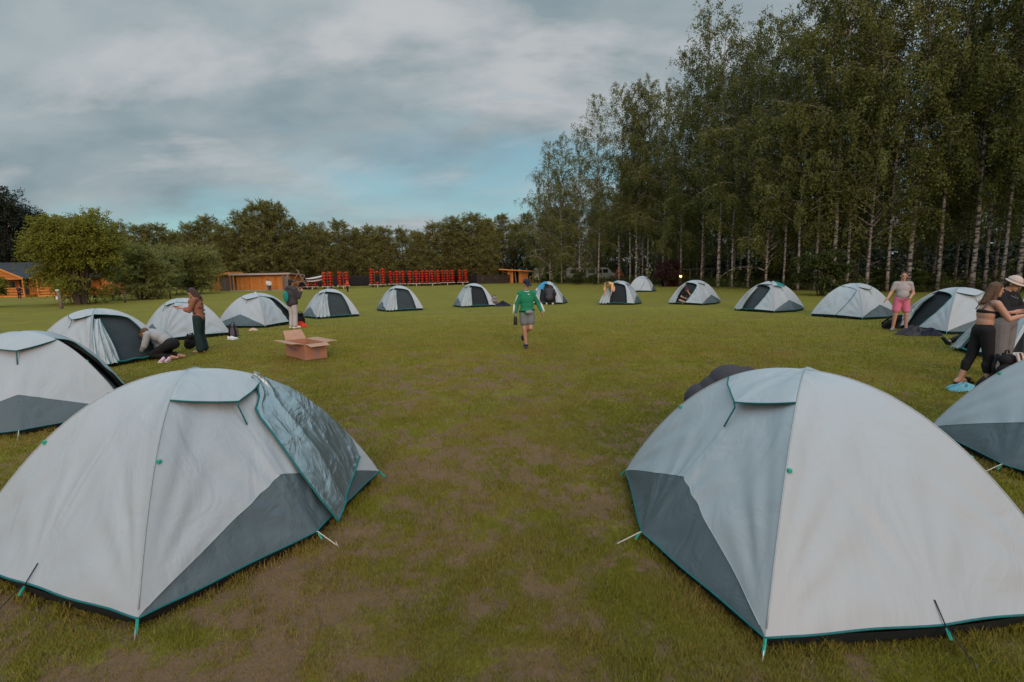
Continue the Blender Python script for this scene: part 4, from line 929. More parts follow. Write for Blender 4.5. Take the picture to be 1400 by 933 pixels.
# hut
a = at(694, 387.5); b = at(722, 387); W = b[0] - a[0]
ht = thing('small_hut', 'small orange hut with a dark doorway and sloping flat roof', 'hut', (a[0], a[1] + .5, 0))
ht_h = height_at(369, 708, a[1])
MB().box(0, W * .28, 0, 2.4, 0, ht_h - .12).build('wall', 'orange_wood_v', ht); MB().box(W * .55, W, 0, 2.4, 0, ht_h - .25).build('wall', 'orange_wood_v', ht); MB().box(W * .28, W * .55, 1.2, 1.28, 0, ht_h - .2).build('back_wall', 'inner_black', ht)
MB().bar((W * .42, -.1, 0), (W * .36, -.1, ht_h), .14, .14).build('post', 'weathered', ht)
MB().add([(-1.2, -.9, ht_h + .02), (W + 1.3, -.9, ht_h - .36), (W + 1.3, 2.8, ht_h - .36), (-1.2, 2.8, ht_h + .02), (-1.2, -.9, ht_h + .16), (W + 1.3, -.9, ht_h - .22), (W + 1.3, 2.8, ht_h - .22), (-1.2, 2.8, ht_h + .16)], [(0, 3, 2, 1), (4, 5, 6, 7), (0, 1, 5, 4), (1, 2, 6, 5), (2, 3, 7, 6), (3, 0, 4, 7)]).build('roof', 'brown_fence', ht)
MB().bar((-1.2, -.93, ht_h + .09), (W + 1.3, -.93, ht_h - .29), .05, .15).build('fascia', 'orange_beam', ht)
MB().bar((W + .7, -.5, 0), (W + .7, -.5, ht_h - .36), .1, .1).build('post', 'orange_beam', ht)
p = at(737, 387); bo = thing('notice_board', 'white sheet board on two posts left of the birch wood', 'board', (p[0], p[1], 0))
w_ = 13 / 700 * p[1]; z0 = height_at(379.5, 737, p[1]); z1 = height_at(367, 737, p[1])
MB().box(-w_ / 2, w_ / 2, -.02, .02, z0, z1).build('panel', 'sheet', bo, bevel=.005)
for s in (-.44, .44): MB().bar((s * w_, .06, -.05), (s * w_, .06, z1 + .05), .08, .08).build('post', 'stem_bark', bo)

# vans and a building seen through the trunks
def van(px, py, label, rz, scale=1.0):
    p = at_y(px, py); r = thing('parked_van', label, 'van', (p[0], p[1], 0), rz)
    body = MB(); prof = [(-2.3, .35), (2.25, .35), (2.35, .8), (2.2, 1.05), (1.45, 1.2), (.85, 1.95), (-2.2, 2.0), (-2.35, 1.1)]
    n = len(prof); vs = [(x, y * .9, z) for y in (-1, 1) for x, z in prof]; body.add(vs, [tuple(range(n)), tuple(range(2 * n - 1, n - 1, -1))] + [(i, n + i, n + (i + 1) % n, (i + 1) % n) for i in range(n)])
    body.build('body', 'white_paint', r, bevel=.06)
    for a, b in ((-2.0, -1.0), (-.85, .0), (.1, .85)): MB().add([(a, -.912, 1.2), (b, -.912, 1.2), (b - (.1 if b < .8 else .0) + 0, -.912, 1.75), (a, -.912, 1.75), (a, -.905, 1.2), (b, -.905, 1.2), (b, -.905, 1.75), (a, -.905, 1.75)], [(0, 1, 2, 3), (0, 4, 5, 1), (2, 6, 7, 3)]).build('window', 'glass_dark', r)
    for x in (-1.45, 1.45):
        wh = MB().tube([(x, -.93, .34), (x, -.72, .34)], .34, 16).build('wheel', 'rubber', r); MB().tube([(x, -.94, .34), (x, -.925, .34)], .2, 12).build('rim', 'metal_grey', wh)
    return r
van(796, 79, 'white van parked behind the wood, left of the two seen between the trunks', .05); van(822, 78, 'white van parked behind the wood, right of the two seen between the trunks', -.04)
for px, y, lab in [(780, 80, 'orange covered pile left of the two vans behind the wood'), (846, 76, 'orange covered pile right of the two vans behind the wood')]:
    p = at_y(px, y); o = crumple('covered_pile', 'orange_cover', None, 0, 0, -.1, .75, .6, 2.1, px * .1, (p[0], p[1], 0)); tag(o, lab, 'pile')
hp = at_y(990, 88); fb_ = thing('far_house', 'pale house glimpsed between the trunks behind the tent with the sitting person', 'house', (hp[0], hp[1], 0))
MB().box(-5, 5, 0, 6, 0, 3.2).build('wall', 'plaster', fb_)
MB().add([(-5.4, -.5, 3.1), (5.4, -.5, 3.1), (5.4, 3, 5.4), (-5.4, 3, 5.4), (5.4, 6.5, 3.1), (-5.4, 6.5, 3.1)], [(0, 1, 2, 3), (3, 2, 4, 5), (0, 3, 5), (1, 4, 2)]).build('roof', 'roof_light', fb_)
for x in (-3, 0, 3):
    wf = MB().box(x - .6, x + .6, -.05, -.003, 1.1, 2.3).build('window', 'white_paint', fb_); MB().box(x - .5, x + .5, -.062, -.052, 1.2, 2.2).build('pane', 'glass_dark', wf)
# rail between the trunks and the glowing lamp
a = at_y(928, 51.5); b = at_y(972, 51.5); rl = thing('pole_railing', 'dark pole railing between the trunks right of the glowing lamp', 'railing', (a[0], a[1], 0)); W = b[0] - a[0]
MB().tube([(-.1, 0, 1.65), (W, 0, 1.65)], .06, 8).build('rail', 'stem_bark', rl)
for i in range(4): MB().tube([(i * W / 3, 0, -.1), (i * W / 3, 0, 1.72)], .07, 8).build('post', 'stem_bark', rl)
p = at(926, 392); lp = thing('garden_lamp', 'small glowing lamp on a thin post beside the copper shrub', 'lamp', (p[0], p[1] - .9, 0)); hz = height_at(378, 926, p[1] - .9)
MB().tube([(0, 0, -.1), (0, 0, hz - .09)], .025, 8).build('post', 'rubber', lp)
MB().ell((0, 0, hz), (.11, .11, .11), 14, 10).build('bulb', 'lampglow', lp, True); MB().tube([(0, 0, hz + .09), (0, 0, hz + .15)], [.13, .04], 12).build('cap', 'rubber', lp)
ll = bpy.data.lights.new('lamp_light', 'POINT'); ll.energy = 12; ll.color = (1, .6, .25); ll.shadow_soft_size = .1; lo_ = bpy.data.objects.new('lamp_light', ll); COL.objects.link(lo_); lo_.parent = lp; lo_.location = (0, -.18, hz)

# ------------------------------------------------------------------ kayaks stacked on their trailers
def kayak_mesh():
    n = 17; xs = np.linspace(-2.1, 2.1, n); prof = []
    for x in xs:
        s = abs(x) / 2.1; wd = 0.31 * (1 - s ** 2.3) + .01; rise = 0.16 * s ** 2.5
        pts = [(0, -.02 + rise), (.6 * wd, .0 + rise), (.95 * wd, .09 + rise * .9), (wd, .16 + rise * .8), (.85 * wd, .22 + rise * .7), (.4 * wd, .255 + rise * .6), (0, .27 + rise * .6)]
        ring = [(px_, pz) for px_, pz in pts] + [(-px_, pz) for px_, pz in pts[-2:0:-1]]; prof.append([(a_, x, b_) for a_, b_ in ring])
    P = np.array(prof); P[..., 2] *= .98; return P
KP = kayak_mesh()
def kayak_first(label, loc, rz, group):
    r = thing('kayak', label, 'kayak', loc, rz, group); m = MB(); k = KP.shape[1]
    vs = KP.reshape(-1, 3); n = KP.shape[0]
    m.add(vs, [(i * k + j, i * k + (j + 1) % k, (i + 1) * k + (j + 1) % k, (i + 1) * k + j) for i in range(n - 1) for j in range(k)] + [tuple(range(k))[::-1], tuple((n - 1) * k + j for j in range(k))])
    m.build('hull', 'kayak', r, True)
    c = MB().tube([(0.2 * math.cos(t) , .55 * math.sin(t), .275 + .02 * abs(math.sin(t))) for t in np.linspace(0, 2 * PI, 22)], .022, 5); c.build('cockpit_rim', 'kayak_deck', r, True)
    MB().ell((0, 0, .262), (.19, .53, .02), 16, 6).build('cockpit', 'kayak_deck', r, True)
    MB().tube([(-.02, -2.05, .27), (0, -2.14, .26), (.02, -2.05, .27)], .015, 5).build('grab_loop', 'kayak_deck', r, True)
    return r
K0 = None
def trailer(px0, px1, ybase, ncol, rows, label, klabel, kgroup, skip=()):
    global K0
    a = at(px0, ybase); b = at(px1, ybase); y = a[1]; W = (b - a)[0]; cw = W / ncol
    ta = -math.atan2(a[0] + W / 2, y); ct, st_ = math.cos(ta), math.sin(ta); r = thing('kayak_trailer', label, 'trailer', (a[0], y, 0), ta)
    nr = max(rows); st = 0.335; H = .32 + nr * st - .12
    f = MB(); f.bar((0, .3, .30), (W, .3, .30), .08, .08); f.bar((0, 2.6, .30), (W, 2.6, .30), .08, .08); f.bar((W / 2, -.9, .30), (W / 2, 2.7, .30), .09, .09); f.build('chassis', 'metal_grey', r)
    for c in range(1, ncol):
        for yy in (.3, 2.6): MB().bar((c * cw, yy, .34), (c * cw, yy, H), .05, .05).build('upright', 'weathered', r)
    for c in range(1, ncol):
        for q in range(nr): MB().bar((c * cw - cw * .62, .3, .33 + q * st), (c * cw + cw * .62, .3, .33 + q * st), .035, .03).build('arm', 'rubber', r)
    for x in (W * .22, W * .78):
        wh = MB().tube([(x - .08, 1.4, .27), (x + .08, 1.4, .27)], .27, 16).build('wheel', 'rubber', r); MB().tube([(x - .085, 1.4, .27), (x + .085, 1.4, .27)], .14, 12).build('rim', 'metal_grey', wh)
    MB().tube([(W / 2, -.85, 0), (W / 2, -.85, .3)], .045, 8).build('jockey_leg', 'white_paint', r)
    for c in range(ncol):
        for q in range(rows[c]):
            if (c, q) in skip: continue
            lx, ly = (c + .5) * cw + rr.uniform(-.02, .02), 1.45 + rr.uniform(-.12, .12); loc = (a[0] + lx * ct - ly * st_, y + lx * st_ + ly * ct, .36 + q * st); rz = ta + rr.uniform(-.02, .02) + (PI if rr.random() < .4 else 0)
            if K0 is None: K0 = kayak_first(klabel, loc, rz, kgroup)
            else:
                d = dup(K0, loc, rz, 1.0, klabel, kgroup)
TR = [(440, 453.5, 395.5, 2, [5, 5], 'first full kayak trailer from the left', ()), (461, 475.5, 395, 2, [5, 5], 'second full kayak trailer from the left, beside the person in red', ()),
      (504.5, 525, 393, 3, [6, 5, 6], 'kayak trailer with a half empty middle column', ((1, 1), (1, 2), (1, 3))), (530.5, 552.5, 392, 3, [5, 5, 5], 'lone three column kayak trailer right of the half empty one', ()),
      (557, 579.5, 391.5, 3, [5, 5, 5], 'leftmost of three kayak trailers parked close together', ()), (580, 601, 391, 3, [5, 5, 5], 'middle of three kayak trailers parked close together', ()),
      (601.5, 621, 390, 3, [5, 5, 5], 'rightmost of three kayak trailers parked close together', ()), (625, 640, 389.5, 2, [5, 5], 'last kayak trailer on the right end of the row', ())]
for px0, px1, yb, nc, rows, lab, sk in TR:
    trailer(px0, px1, yb, nc, rows, lab, 'red kayak on the ' + lab, 'kayaks on the ' + lab, sk)
trailer(418, 432, 396, 2, [1, 2], 'low kayak trailer carrying two white boards, left of the full ones', 'red kayak on the low trailer under the white boards', 'kayaks under the white boards')
def board(loc, rz, ry, label):
    r = thing('paddle_board', label, 'paddle board', loc, rz); r.rotation_euler = (0, ry, rz)
    n = 21; P = []
    for s in np.linspace(-1, 1, n):
        wd = .38 * (1 - abs(s) ** 3) + .02; rz_ = .12 * abs(s) ** 3
        P.append([(s * 1.6, -wd, .0 + rz_), (s * 1.6, -wd, .1 + rz_), (s * 1.6, wd, .1 + rz_), (s * 1.6, wd, 0 + rz_), (s * 1.6, -wd, .0 + rz_)])
    MB().grid(np.array(P)).build('board_body', 'white_paint', r); MB().box(-1.35, -1.15, -.01, .01, -.16, .02).build('fin', 'rubber', r)
pa = at(427, 396)
board((pa[0] + .1, pa[1] + 1, 1.32), 1.15, -.12, 'upper white paddle board tilted on the low trailer'); board((pa[0] + .25, pa[1] + .9, 1.0), 1.2, -.1, 'lower white paddle board tilted on the low trailer')
p = at(407, 396); sw = thing('timber_trestle', 'stack of leaning grey timbers between the board screen and the low trailer', 'timber pile', (p[0], p[1], 0))
for a, b in (((-1.0, 0, 0), (.3, .2, 2.3)), ((1.3, 0, .1), (.0, .1, 2.4)), ((-1.2, 0, .7), (1.7, 0, 1.1)), ((-1.0, .3, 1.1), (1.6, .3, .7)), ((-.7, .2, .2), (1.9, .1, .35)), ((-.4, .2, 0), (.9, .2, 1.6))):
    MB().bar(a, b, .11, .11).build('beam', 'weathered', sw)
tag(crumple('scrap_heap', 'blackcloth', None, 0, 0, -.05, 1.1, .7, 1.0, 3.3, (p[0] + .6, p[1] + .9, 0)), 'dark heap behind the leaning timbers', 'heap')

# ------------------------------------------------------------------ cardboard box
b0 = at(391.4, 486.5); b1 = at(417.6, 493.5); b2 = at(447.7, 489.5); b3 = b0 + b2 - b1
bx = thing('cardboard_box', 'big open cardboard box with spread flaps on the grass', 'box', (b1[0], b1[1], 0)); o = b1
q = [b - o for b in (b0, b1, b2, b3)]; BHt = height_at(471.5, 417.6, b1[1])
def wallp(a, b, m, name, par, t=.012, z0=.004, z1=None):
    a = np.array(a); b = np.array(b); z1 = BHt if z1 is None else z1
    d = (b - a) / np.linalg.norm(b - a); nrm = np.array([-d[1], d[0], 0]); nrm *= np.sign(np.dot(nrm, (q[0] + q[2]) / 2 - (a + b) / 2)) * t
    return MB().add([a + [0, 0, z0], b + [0, 0, z0], b + [0, 0, z1], a + [0, 0, z1], a + nrm + [0, 0, z0], b + nrm + [0, 0, z0], b + nrm + [0, 0, z1], a + nrm + [0, 0, z1]], [(0, 1, 2, 3), (7, 6, 5, 4), (3, 2, 6, 7), (0, 4, 5, 1), (1, 5, 6, 2), (0, 3, 7, 4)]).build(name, m, par)
for i in range(4): wallp(q[i], q[(i + 1) % 4], 'cardboard', 'side', bx)
MB().add([v + [0, 0, .008] for v in q], [(0, 1, 2, 3)]).build('bottom', 'cardboard_in', bx, solid=.008)
def flap(i, out, up, ln, shrink=.03):
    a, b = q[i], q[(i + 1) % 4]; d = (b - a) / np.linalg.norm(b - a); n = np.array([d[1], -d[0], 0]); n *= -np.sign(np.dot(n, (q[0] + q[2]) / 2 - (a + b) / 2))
    e = n * out * ln + np.array([0, 0, up * ln]); A = a + d * .01 + [0, 0, BHt]; B = b - d * .01 + [0, 0, BHt]; mid = np.array([0, 0, .01])
    MB().add([A, B, B + e * .5 - d * shrink * .5 + mid, B + e - d * shrink, A + e + d * shrink, A + e * .5 + d * shrink * .5 + mid], [(0, 1, 2, 5), (5, 2, 3, 4)]).build('flap', 'cardboard_in', bx, solid=.008)
flap(0, .97, .12, .30); flap(1, .9, -.12, .30); flap(2, .97, .02, .30); flap(3, .70, .72, .30)
def on_wall(i, s0, s1, z0, z1, m, name):
    a, b = q[i], q[(i + 1) % 4]; d = b - a; n = np.array([d[1], -d[0], 0]); n /= np.linalg.norm(n); n *= -np.sign(np.dot(n, (q[0] + q[2]) / 2 - (a + b) / 2)) * .004
    return MB().add([a + d * s0 + n + [0, 0, z0], a + d * s1 + n + [0, 0, z0], a + d * s1 + n + [0, 0, z1], a + d * s0 + n + [0, 0, z1]], [(0, 1, 2, 3)]).build(name, m, bx)
on_wall(1, .50, .62, .0 + .01, BHt - .06, 'tape', 'tape')
pr = MB(); a, b = q[0], q[1]; d = b - a; n = np.array([d[1], -d[0], 0]); n /= np.linalg.norm(n); n *= -np.sign(np.dot(n, (q[0] + q[2]) / 2 - (a + b) / 2)) * .004
for s0, s1, z0, z1 in ((.2, .3, .22, .25), (.32, .44, .21, .24), (.46, .6, .2, .23), (.25, .38, .175, .19), (.4, .6, .165, .18)):
    pr.add([a + d * s0 + n + [0, 0, z0], a + d * s1 + n + [0, 0, z0], a + d * s1 + n + [0, 0, z1], a + d * s0 + n + [0, 0, z1]], [(0, 1, 2, 3)])
pr.build('print', 'ink', bx)

# ------------------------------------------------------------------ people
def voxel(prims, vox, smooth=3):
    bm = MB()
    for pr in prims:
        if pr[0] == 'cap':
            _, p0, r0, p1, r1 = pr; p0 = np.array(p0, float); p1 = np.array(p1, float); d = p1 - p0; ln = np.linalg.norm(d) + 1e-6; d = d / ln
            pts = []; rd = []
            for a in np.linspace(-PI / 2, 0, 5)[:-1]: pts.append(p0 + d * r0 * math.sin(a)); rd.append(max(r0 * math.cos(a), .001))
            for s in np.linspace(0, 1, 5): pts.append(p0 + d * ln * s); rd.append(r0 + (r1 - r0) * s)
            for a in np.linspace(0, PI / 2, 5)[1:]: pts.append(p1 + d * r1 * math.sin(a)); rd.append(max(r1 * math.cos(a), .001))
            bm.tube(pts, rd, 12)
        else:
            _, c, r, Rm = pr; bm.ell(c, r, 16, 12, Rm)
    me = bpy.data.meshes.new('t'); me.from_pydata(bm.v, [], bm.f); me.update(); o = bpy.data.objects.new('t', me); COL.objects.link(o)
    m = o.modifiers.new('r', 'REMESH'); m.mode = 'VOXEL'; m.voxel_size = vox
    if smooth: s = o.modifiers.new('s', 'SMOOTH'); s.factor = .5; s.iterations = smooth
    dg = bpy.context.evaluated_depsgraph_get(); dg.update(); nm = bpy.data.meshes.new_from_object(o.evaluated_get(dg)); bpy.data.objects.remove(o); bpy.data.meshes.remove(me); return nm
def frame(z, x):
    z = np.array(z, float); z /= np.linalg.norm(z); x = np.array(x, float); x = x - z * np.dot(x, z); x /= np.linalg.norm(x) + 1e-9; y = np.cross(z, x); return np.stack([x, y, z], 1)
BASE = dict(pel=(0, 0, .95), che=(0, 0, 1.24), nek=(0, .01, 1.46), hed=(0, -.02, 1.62), sa=(-.185, 0, 1.40), sb=(.185, 0, 1.40), ea=(-.235, .02, 1.12), eb=(.235, .02, 1.12), wa=(-.25, -.03, .87), wb=(.25, -.03, .87),
            ha=(-.09, 0, .92), hb=(.09, 0, .92), ka=(-.10, -.02, .50), kb=(.10, -.02, .50), aa=(-.10, .02, .085), ab=(.10, .02, .085), fa=(-.12, -.15, .03), fb=(.12, -.15, .03), face=(0, -1, -.12), hda=None, hdb=None)
def person(label, loc, yaw, pose, wear, hair=None, hat=None, scale=1.0, vox=.011, bulk=1.0, group=None, shoes=None, fingers=True, female=False):
    J = {k: (np.array(v, float) if v is not None else None) for k, v in {**BASE, **pose}.items()}
    r = thing('person', label, 'person', loc, yaw, group); r.scale = (scale,) * 3
    B = bulk
    spine = J['nek'] - J['pel']; shx = J['sb'] - J['sa']; hpx = J['hb'] - J['ha']
    Fp = frame(J['che'] - J['pel'], hpx); Fc = frame(J['nek'] - J['che'], shx); mid = (J['pel'] + J['che']) / 2
    up = J['hed'] - J['nek']; fx = np.cross(J['face'], up); fx = -fx if np.dot(fx, shx) < 0 else fx
    fy = -J['face'] / np.linalg.norm(J['face']); fx /= np.linalg.norm(fx); Fh = np.stack([fx, fy, np.cross(fx, fy)], 1)
    if np.linalg.det(Fh) < 0: Fh[:, 0] *= -1
    fw = .9 if female else 1.0
    def torso(e=0.0, neckline=True):
        t = [('ell', J['pel'], (.165 * B + e, .120 * B + e, .13 + e), Fp), ('ell', mid, (.142 * B * fw + e, .112 * B ** 1.3 + e, .15 + e), Fp), ('ell', J['che'], (.165 * B * fw + e, .118 * B + e, .17 + e), Fc),
             ('cap', J['sa'] * .93 + J['sb'] * .07, .058 + e, J['sb'] * .93 + J['sa'] * .07, .058 + e), ('cap', J['che'] + (J['nek'] - J['che']) * .5, .10 + e, J['nek'] - up * .15, .06 + e)]
        return t
    def arm(s, frac, e, e2=None):
        S, E_, W_ = J['s' + s], J['e' + s], J['w' + s]; k = B ** .5; o = []
        f1 = min(1, frac); o.append(('cap', S, .056 * k + e, S + (E_ - S) * f1, .056 * k + (.043 - .056) * f1 * k + e))
        if frac > 1: o.append(('cap', E_, .043 * k + e, E_ + (W_ - E_) * (frac - 1), (.043 - .014 * (frac - 1)) * k + (e if e2 is None else e2)))
        return o
    def leg(s, frac, e, e2=None):
        H_, K, A = J['h' + s], J['k' + s], J['a' + s]; k = B ** .7; o = []; f1 = min(1, frac)
        o.append(('cap', H_, .088 * k + e, H_ + (K - H_) * f1, (.088 - .030 * f1) * k + (e if frac > 1 or e2 is None else e2)))
        if frac > 1:
            o.append(('cap', K, .058 * k + e, K + (A - K) * (frac - 1), (.056 - .019 * (frac - 1)) * k + (e if e2 is None else e2)))
            if e < .018: cf = K + (A - K) * .3 ; cf = cf + (np.array([0, .022, 0]) if abs((A - K)[2]) > .2 else 0); o.append(('cap', cf, .052 * k + e, K + (A - K) * .55, .045 * k + e))
        return o
    def hand(s):
        W_, E_ = J['w' + s], J['e' + s]; d = J['hd' + s] if J['hd' + s] is not None else W_ - E_; d = d / np.linalg.norm(d)
        inward = np.array([-1. if s == 'b' else 1., -.25, 0]); F_ = frame(d, np.cross(inward, d)); sd = F_[:, 0]; pn = np.cross(d, sd); pn = pn if np.dot(pn, inward) > 0 else -pn
        o = [('ell', W_ + d * .055, (.040, .017, .052), np.stack([sd, np.cross(d, sd), d], 1)), ('cap', W_ - d * .02, .029, W_ + d * .02, .028)]
        if fingers:
            fr = .0088 if vox < .009 else .0105
            fwd = sd if np.dot(sd, np.array([0, -1, 0.])) > 0 else -sd
            for i, ln in enumerate((.068, .078, .072, .056)):
                b = W_ + d * .088 + fwd * (.030 - .020 * i); m = b + d * ln * .5 + pn * .006; o += [('cap', b - d * .02, fr, m, fr), ('cap', m, fr, m + d * ln * .42 + pn * .022, fr * .85)]
            b = W_ + d * .03 + fwd * .026; m = b + fwd * .030 + d * .028 + pn * .008; o += [('cap', b, fr * 1.2, m, fr * 1.1), ('cap', m, fr * 1.1, m + d * .03 + fwd * .006 + pn * .01, fr * .9)]
        else: o.append(('cap', W_ + d * .09, .03, W_ + d * .15 + pn * .02, .018))
        return o
    body = torso() + [('cap', J['nek'] - up * .25, .062, J['hed'] - up * .15, .054)]
    h = J['hed']; hx = lambda a, b, c: h + Fh @ np.array([a, b, c])
    body += [('ell', hx(0, .008, .025), (.076, .094, .098), Fh), ('ell', hx(0, -.022, -.048), (.056, .066, .066), Fh), ('cap', hx(0, -.088, .012), .011, hx(0, -.105, -.018), .015), ('ell', hx(0, -.072, -.088), (.026, .022, .018), Fh),
             ('ell', hx(0, -.078, .038), (.05, .018, .012), Fh), ('ell', hx(-.078, .01, -.005), (.012, .022, .032), Fh), ('ell', hx(.078, .01, -.005), (.012, .022, .032), Fh), ('ell', hx(0, -.082, -.055), (.026, .015, .011), Fh)]
    for s in 'ab':
        body += arm(s, 2, 0) + leg(s, 2, 0) + hand(s)
        A, Ft = J['a' + s], J['f' + s]; hl = A + (A - Ft) * np.array([.32, .32, 0]); hl[2] = A[2] - .045 if abs(A[2] - Ft[2]) < .12 else hl[2]
        body += [('cap', A, .038, hl, .032), ('cap', hl, .03, Ft, .024), ('cap', A, .036, Ft, .024)]
    link('body', voxel(body, vox), 'skin', r, True)
    ey = MB()
    for s in (-1, 1): ey.ell(hx(s * .032, -.086, .012), (.013, .007, .008), 8, 6, Fh)
    ey.build('eyes', 'eye', r, True); MB().ell(hx(0, -.096, -.056), (.022, .006, .007), 10, 6, Fh).build('mouth', 'lip', r, True)
    for w_ in wear:
        nm, mt, parts = w_; pr = []
        for q_ in parts:
            if q_[0] == 'torso': pr += torso(q_[1])[(1 if len(q_) > 2 and q_[2] == 'crop' else 0):]
            elif q_[0] == 'pelvis': pr += [torso(q_[1])[0]]
            elif q_[0] == 'bust': pr += [('ell', J['che'] + (J['nek'] - J['che']) * .08, (.165 * B * fw + q_[1], .125 * B + q_[1], .065), Fc), ('ell', J['che'] + Fc @ np.array([-.075, -.075, -.01]), (.075, .07, .065), Fc), ('ell', J['che'] + Fc @ np.array([.075, -.075, -.01]), (.075, .07, .065), Fc)]
            elif q_[0] == 'belly': pr.append(('ell', mid + Fp @ np.array([0, -.05, -.02]), (.15 * B, .12 * B, .16), Fp))
            elif q_[0] == 'arms': pr += arm('a', *q_[1:]) + arm('b', *q_[1:])
            elif q_[0] == 'legs': pr += leg('a', *q_[1:]) + leg('b', *q_[1:])
            elif q_[0] == 'cap': pr.append(q_)
            elif q_[0] == 'hood': pr += [('ell', J['nek'] + Fc @ np.array([0, .075, .0]), (.13, .08, .10), Fc), ('cap', J['nek'] + Fc @ np.array([-.07, 0, 0]), .05, J['nek'] + Fc @ np.array([.07, 0, 0]), .05)]
        link(nm, voxel(pr, max(vox, .012)), mt, r, True)
    if shoes:
        for s in 'ab':
            A, Ft = J['a' + s], J['f' + s]; d = Ft - A; d[2] = 0 if abs(A[2] - Ft[2]) < .12 else d[2]; hl = A - d * .35; hl[2] = min(A[2], Ft[2] + .03) - .03 if abs(A[2] - Ft[2]) < .12 else hl[2]
            pr = [('cap', hl, .043, Ft + d * .05, .038), ('cap', A - np.array([0, 0, .02]), .046, Ft + np.array([0, 0, .01]), .036)] if shoes[1] == 'full' else [('cap', hl - np.array([0, 0, .022]), .036, Ft + d * .12 - np.array([0, 0, .012]), .034), ('cap', A + d * .75 + np.array([-.03, 0, -.005]), .034, A + d * .75 + np.array([.03, 0, -.005]), .034)]
            link('shoe' if shoes[1] == 'full' else 'sandal', voxel(pr, .009, 2), shoes[0], r, True)
    if hair:
        mt, st = hair; pr = [('ell', hx(0, .022, .045), (.083, .098, .090), Fh), ('ell', hx(0, .05, -.01), (.078, .066, .07), Fh)]
        if st in ('long', 'veil'):
            pr += [('cap', hx(0, .065, .0), .066, J['nek'] + Fh @ np.array([0, .08, -.05]), .05), ('cap', hx(-.065, .02, .02), .035, J['nek'] + Fh @ np.array([-.085, .02, -.09]), .032), ('cap', hx(.065, .02, .02), .035, J['nek'] + Fh @ np.array([.085, .02, -.09]), .032)]
        if st == 'veil': pr = pr[:2] + [('cap', hx(0, .06, .04), .07, hx(0, .03, .02) + np.array([0, 0, -.12]), .06)] + [('cap', hx(-.05, -.06, .06), .045, hx(-.03, -.11, -.13), .04), ('cap', hx(.05, -.06, .06), .045, hx(.03, -.11, -.13), .04)]
        if st == 'bun': pr.append(('ell', hx(0, .08, .10), (.05, .05, .05), Fh))
        link('hair', voxel(pr, .012, 2), mt, r, True)
    if hat:
        mt, st = hat
        if st == 'cap': pr = [('ell', hx(0, .012, .055), (.088, .104, .078), Fh), ('ell', hx(0, -.125, .045), (.072, .075, .013), Fh)]
        elif st == 'bucket': pr = [('ell', hx(0, .01, .075), (.088, .10, .075), Fh), ('ell', hx(0, .01, .075), (.10, .112, .045), Fh), ('ell', hx(0, .0, .035), (.138, .148, .018), Fh)]
        link('cap' if st == 'cap' else 'bucket_hat', voxel(pr, .009, 2), mt, r, True)
    r['_j'] = 0; del r['_j']
    return r, J
def local_to_world(r, p):
    a = r.rotation_euler.z; s = r.scale.x; return (r.location.x + s * (math.cos(a) * p[0] - math.sin(a) * p[1]), r.location.y + s * (math.sin(a) * p[0] + math.cos(a) * p[1]), s * p[2])

# the walker in green
P4 = at(721, 476); w4, J4 = person('person in a green sweatshirt, dark cap and grey shorts walking across the grass', (P4[0], P4[1], 0), R_(3),
    dict(sa=(-.165, 0, 1.385), sb=(.165, 0, 1.385), ea=(-.245, .03, 1.12), wa=(-.285, .0, .89), eb=(.285, .05, 1.14), wb=(.37, -.10, .93), hda=(-.05, -.05, -1), hdb=(.25, -.3, -1), ka=(-.07, -.04, .50), aa=(-.03, .03, .085), fa=(-.05, -.13, .03),
         ha=(-.085, 0, .92), hb=(.09, 0, .92), kb=(.085, -.10, .52), ab=(-.055, .28, .36), fb=(-.085, .33, .20), face=(.42, -1, -.55)),
    [('sweatshirt', 'green_cloth', [('torso', .022), ('arms', 1.93, .018, .012)]), ('shorts', 'shorts_grey', [('pelvis', .012), ('legs', .60, .022, .040)])], ('hair_black', 'short'), ('navy_cloth', 'cap'), 1.0, .0085, shoes=('navy_cloth', 'sandal'))
st = MB()
for s, sg in (('a', -1), ('b', 1)):
    S_, E_, W_ = J4['s' + s], J4['e' + s], J4['w' + s]; o = np.array([sg * .058, -.03, 0.])
    for aa_, bb_ in ((S_ + o * .8 + [0, 0, -.03], E_ + o), (E_ + o, W_ + o * .8)):
        st.bar(aa_ + np.array([sg * .012, 0, 0]), bb_ + np.array([sg * .012, 0, 0]), .045, .018)
st.build('sleeve_stripe', 'white_cloth', w4, True)
MB().tube([(.075 * math.cos(t), .01 - .085 * math.sin(t), 1.455 - .02 * math.sin(t)) for t in np.linspace(0, 2 * PI, 18)], .012, 5).build('collar', 'white_cloth', w4, True)
MB().bar((.015, -.145, 1.36), (.055, -.142, 1.375), .01, .02).build('chest_mark', 'white_cloth', w4)
fp = link('waist_bag', voxel([('ell', (.05, -.165, .93), (.105, .05, .05), np.eye(3))], .01), 'grey_cloth', w4, True)
MB().tube([(.19 * math.cos(t) * 1.02, .152 * math.sin(t), .955 + .02 * math.cos(t)) for t in np.linspace(0, 2 * PI, 22)], .014, 5).build('belt', 'blackcloth', w4, True)
pw = local_to_world(w4, J4['wa'] + np.array([-.01, -.02, -.16])); bt = thing('black_bottle', 'black bottle held in the hand of the person in green', 'bottle', pw)
MB().tube([(0, 0, -.13), (0, 0, -.12), (0, 0, .05), (0, 0, .08)], [.04, .046, .046, .03], 12).build('flask', 'rubber', bt, True); MB().tube([(0, 0, .08), (0, 0, .115)], .026, 10).build('lid', 'rubber', bt)

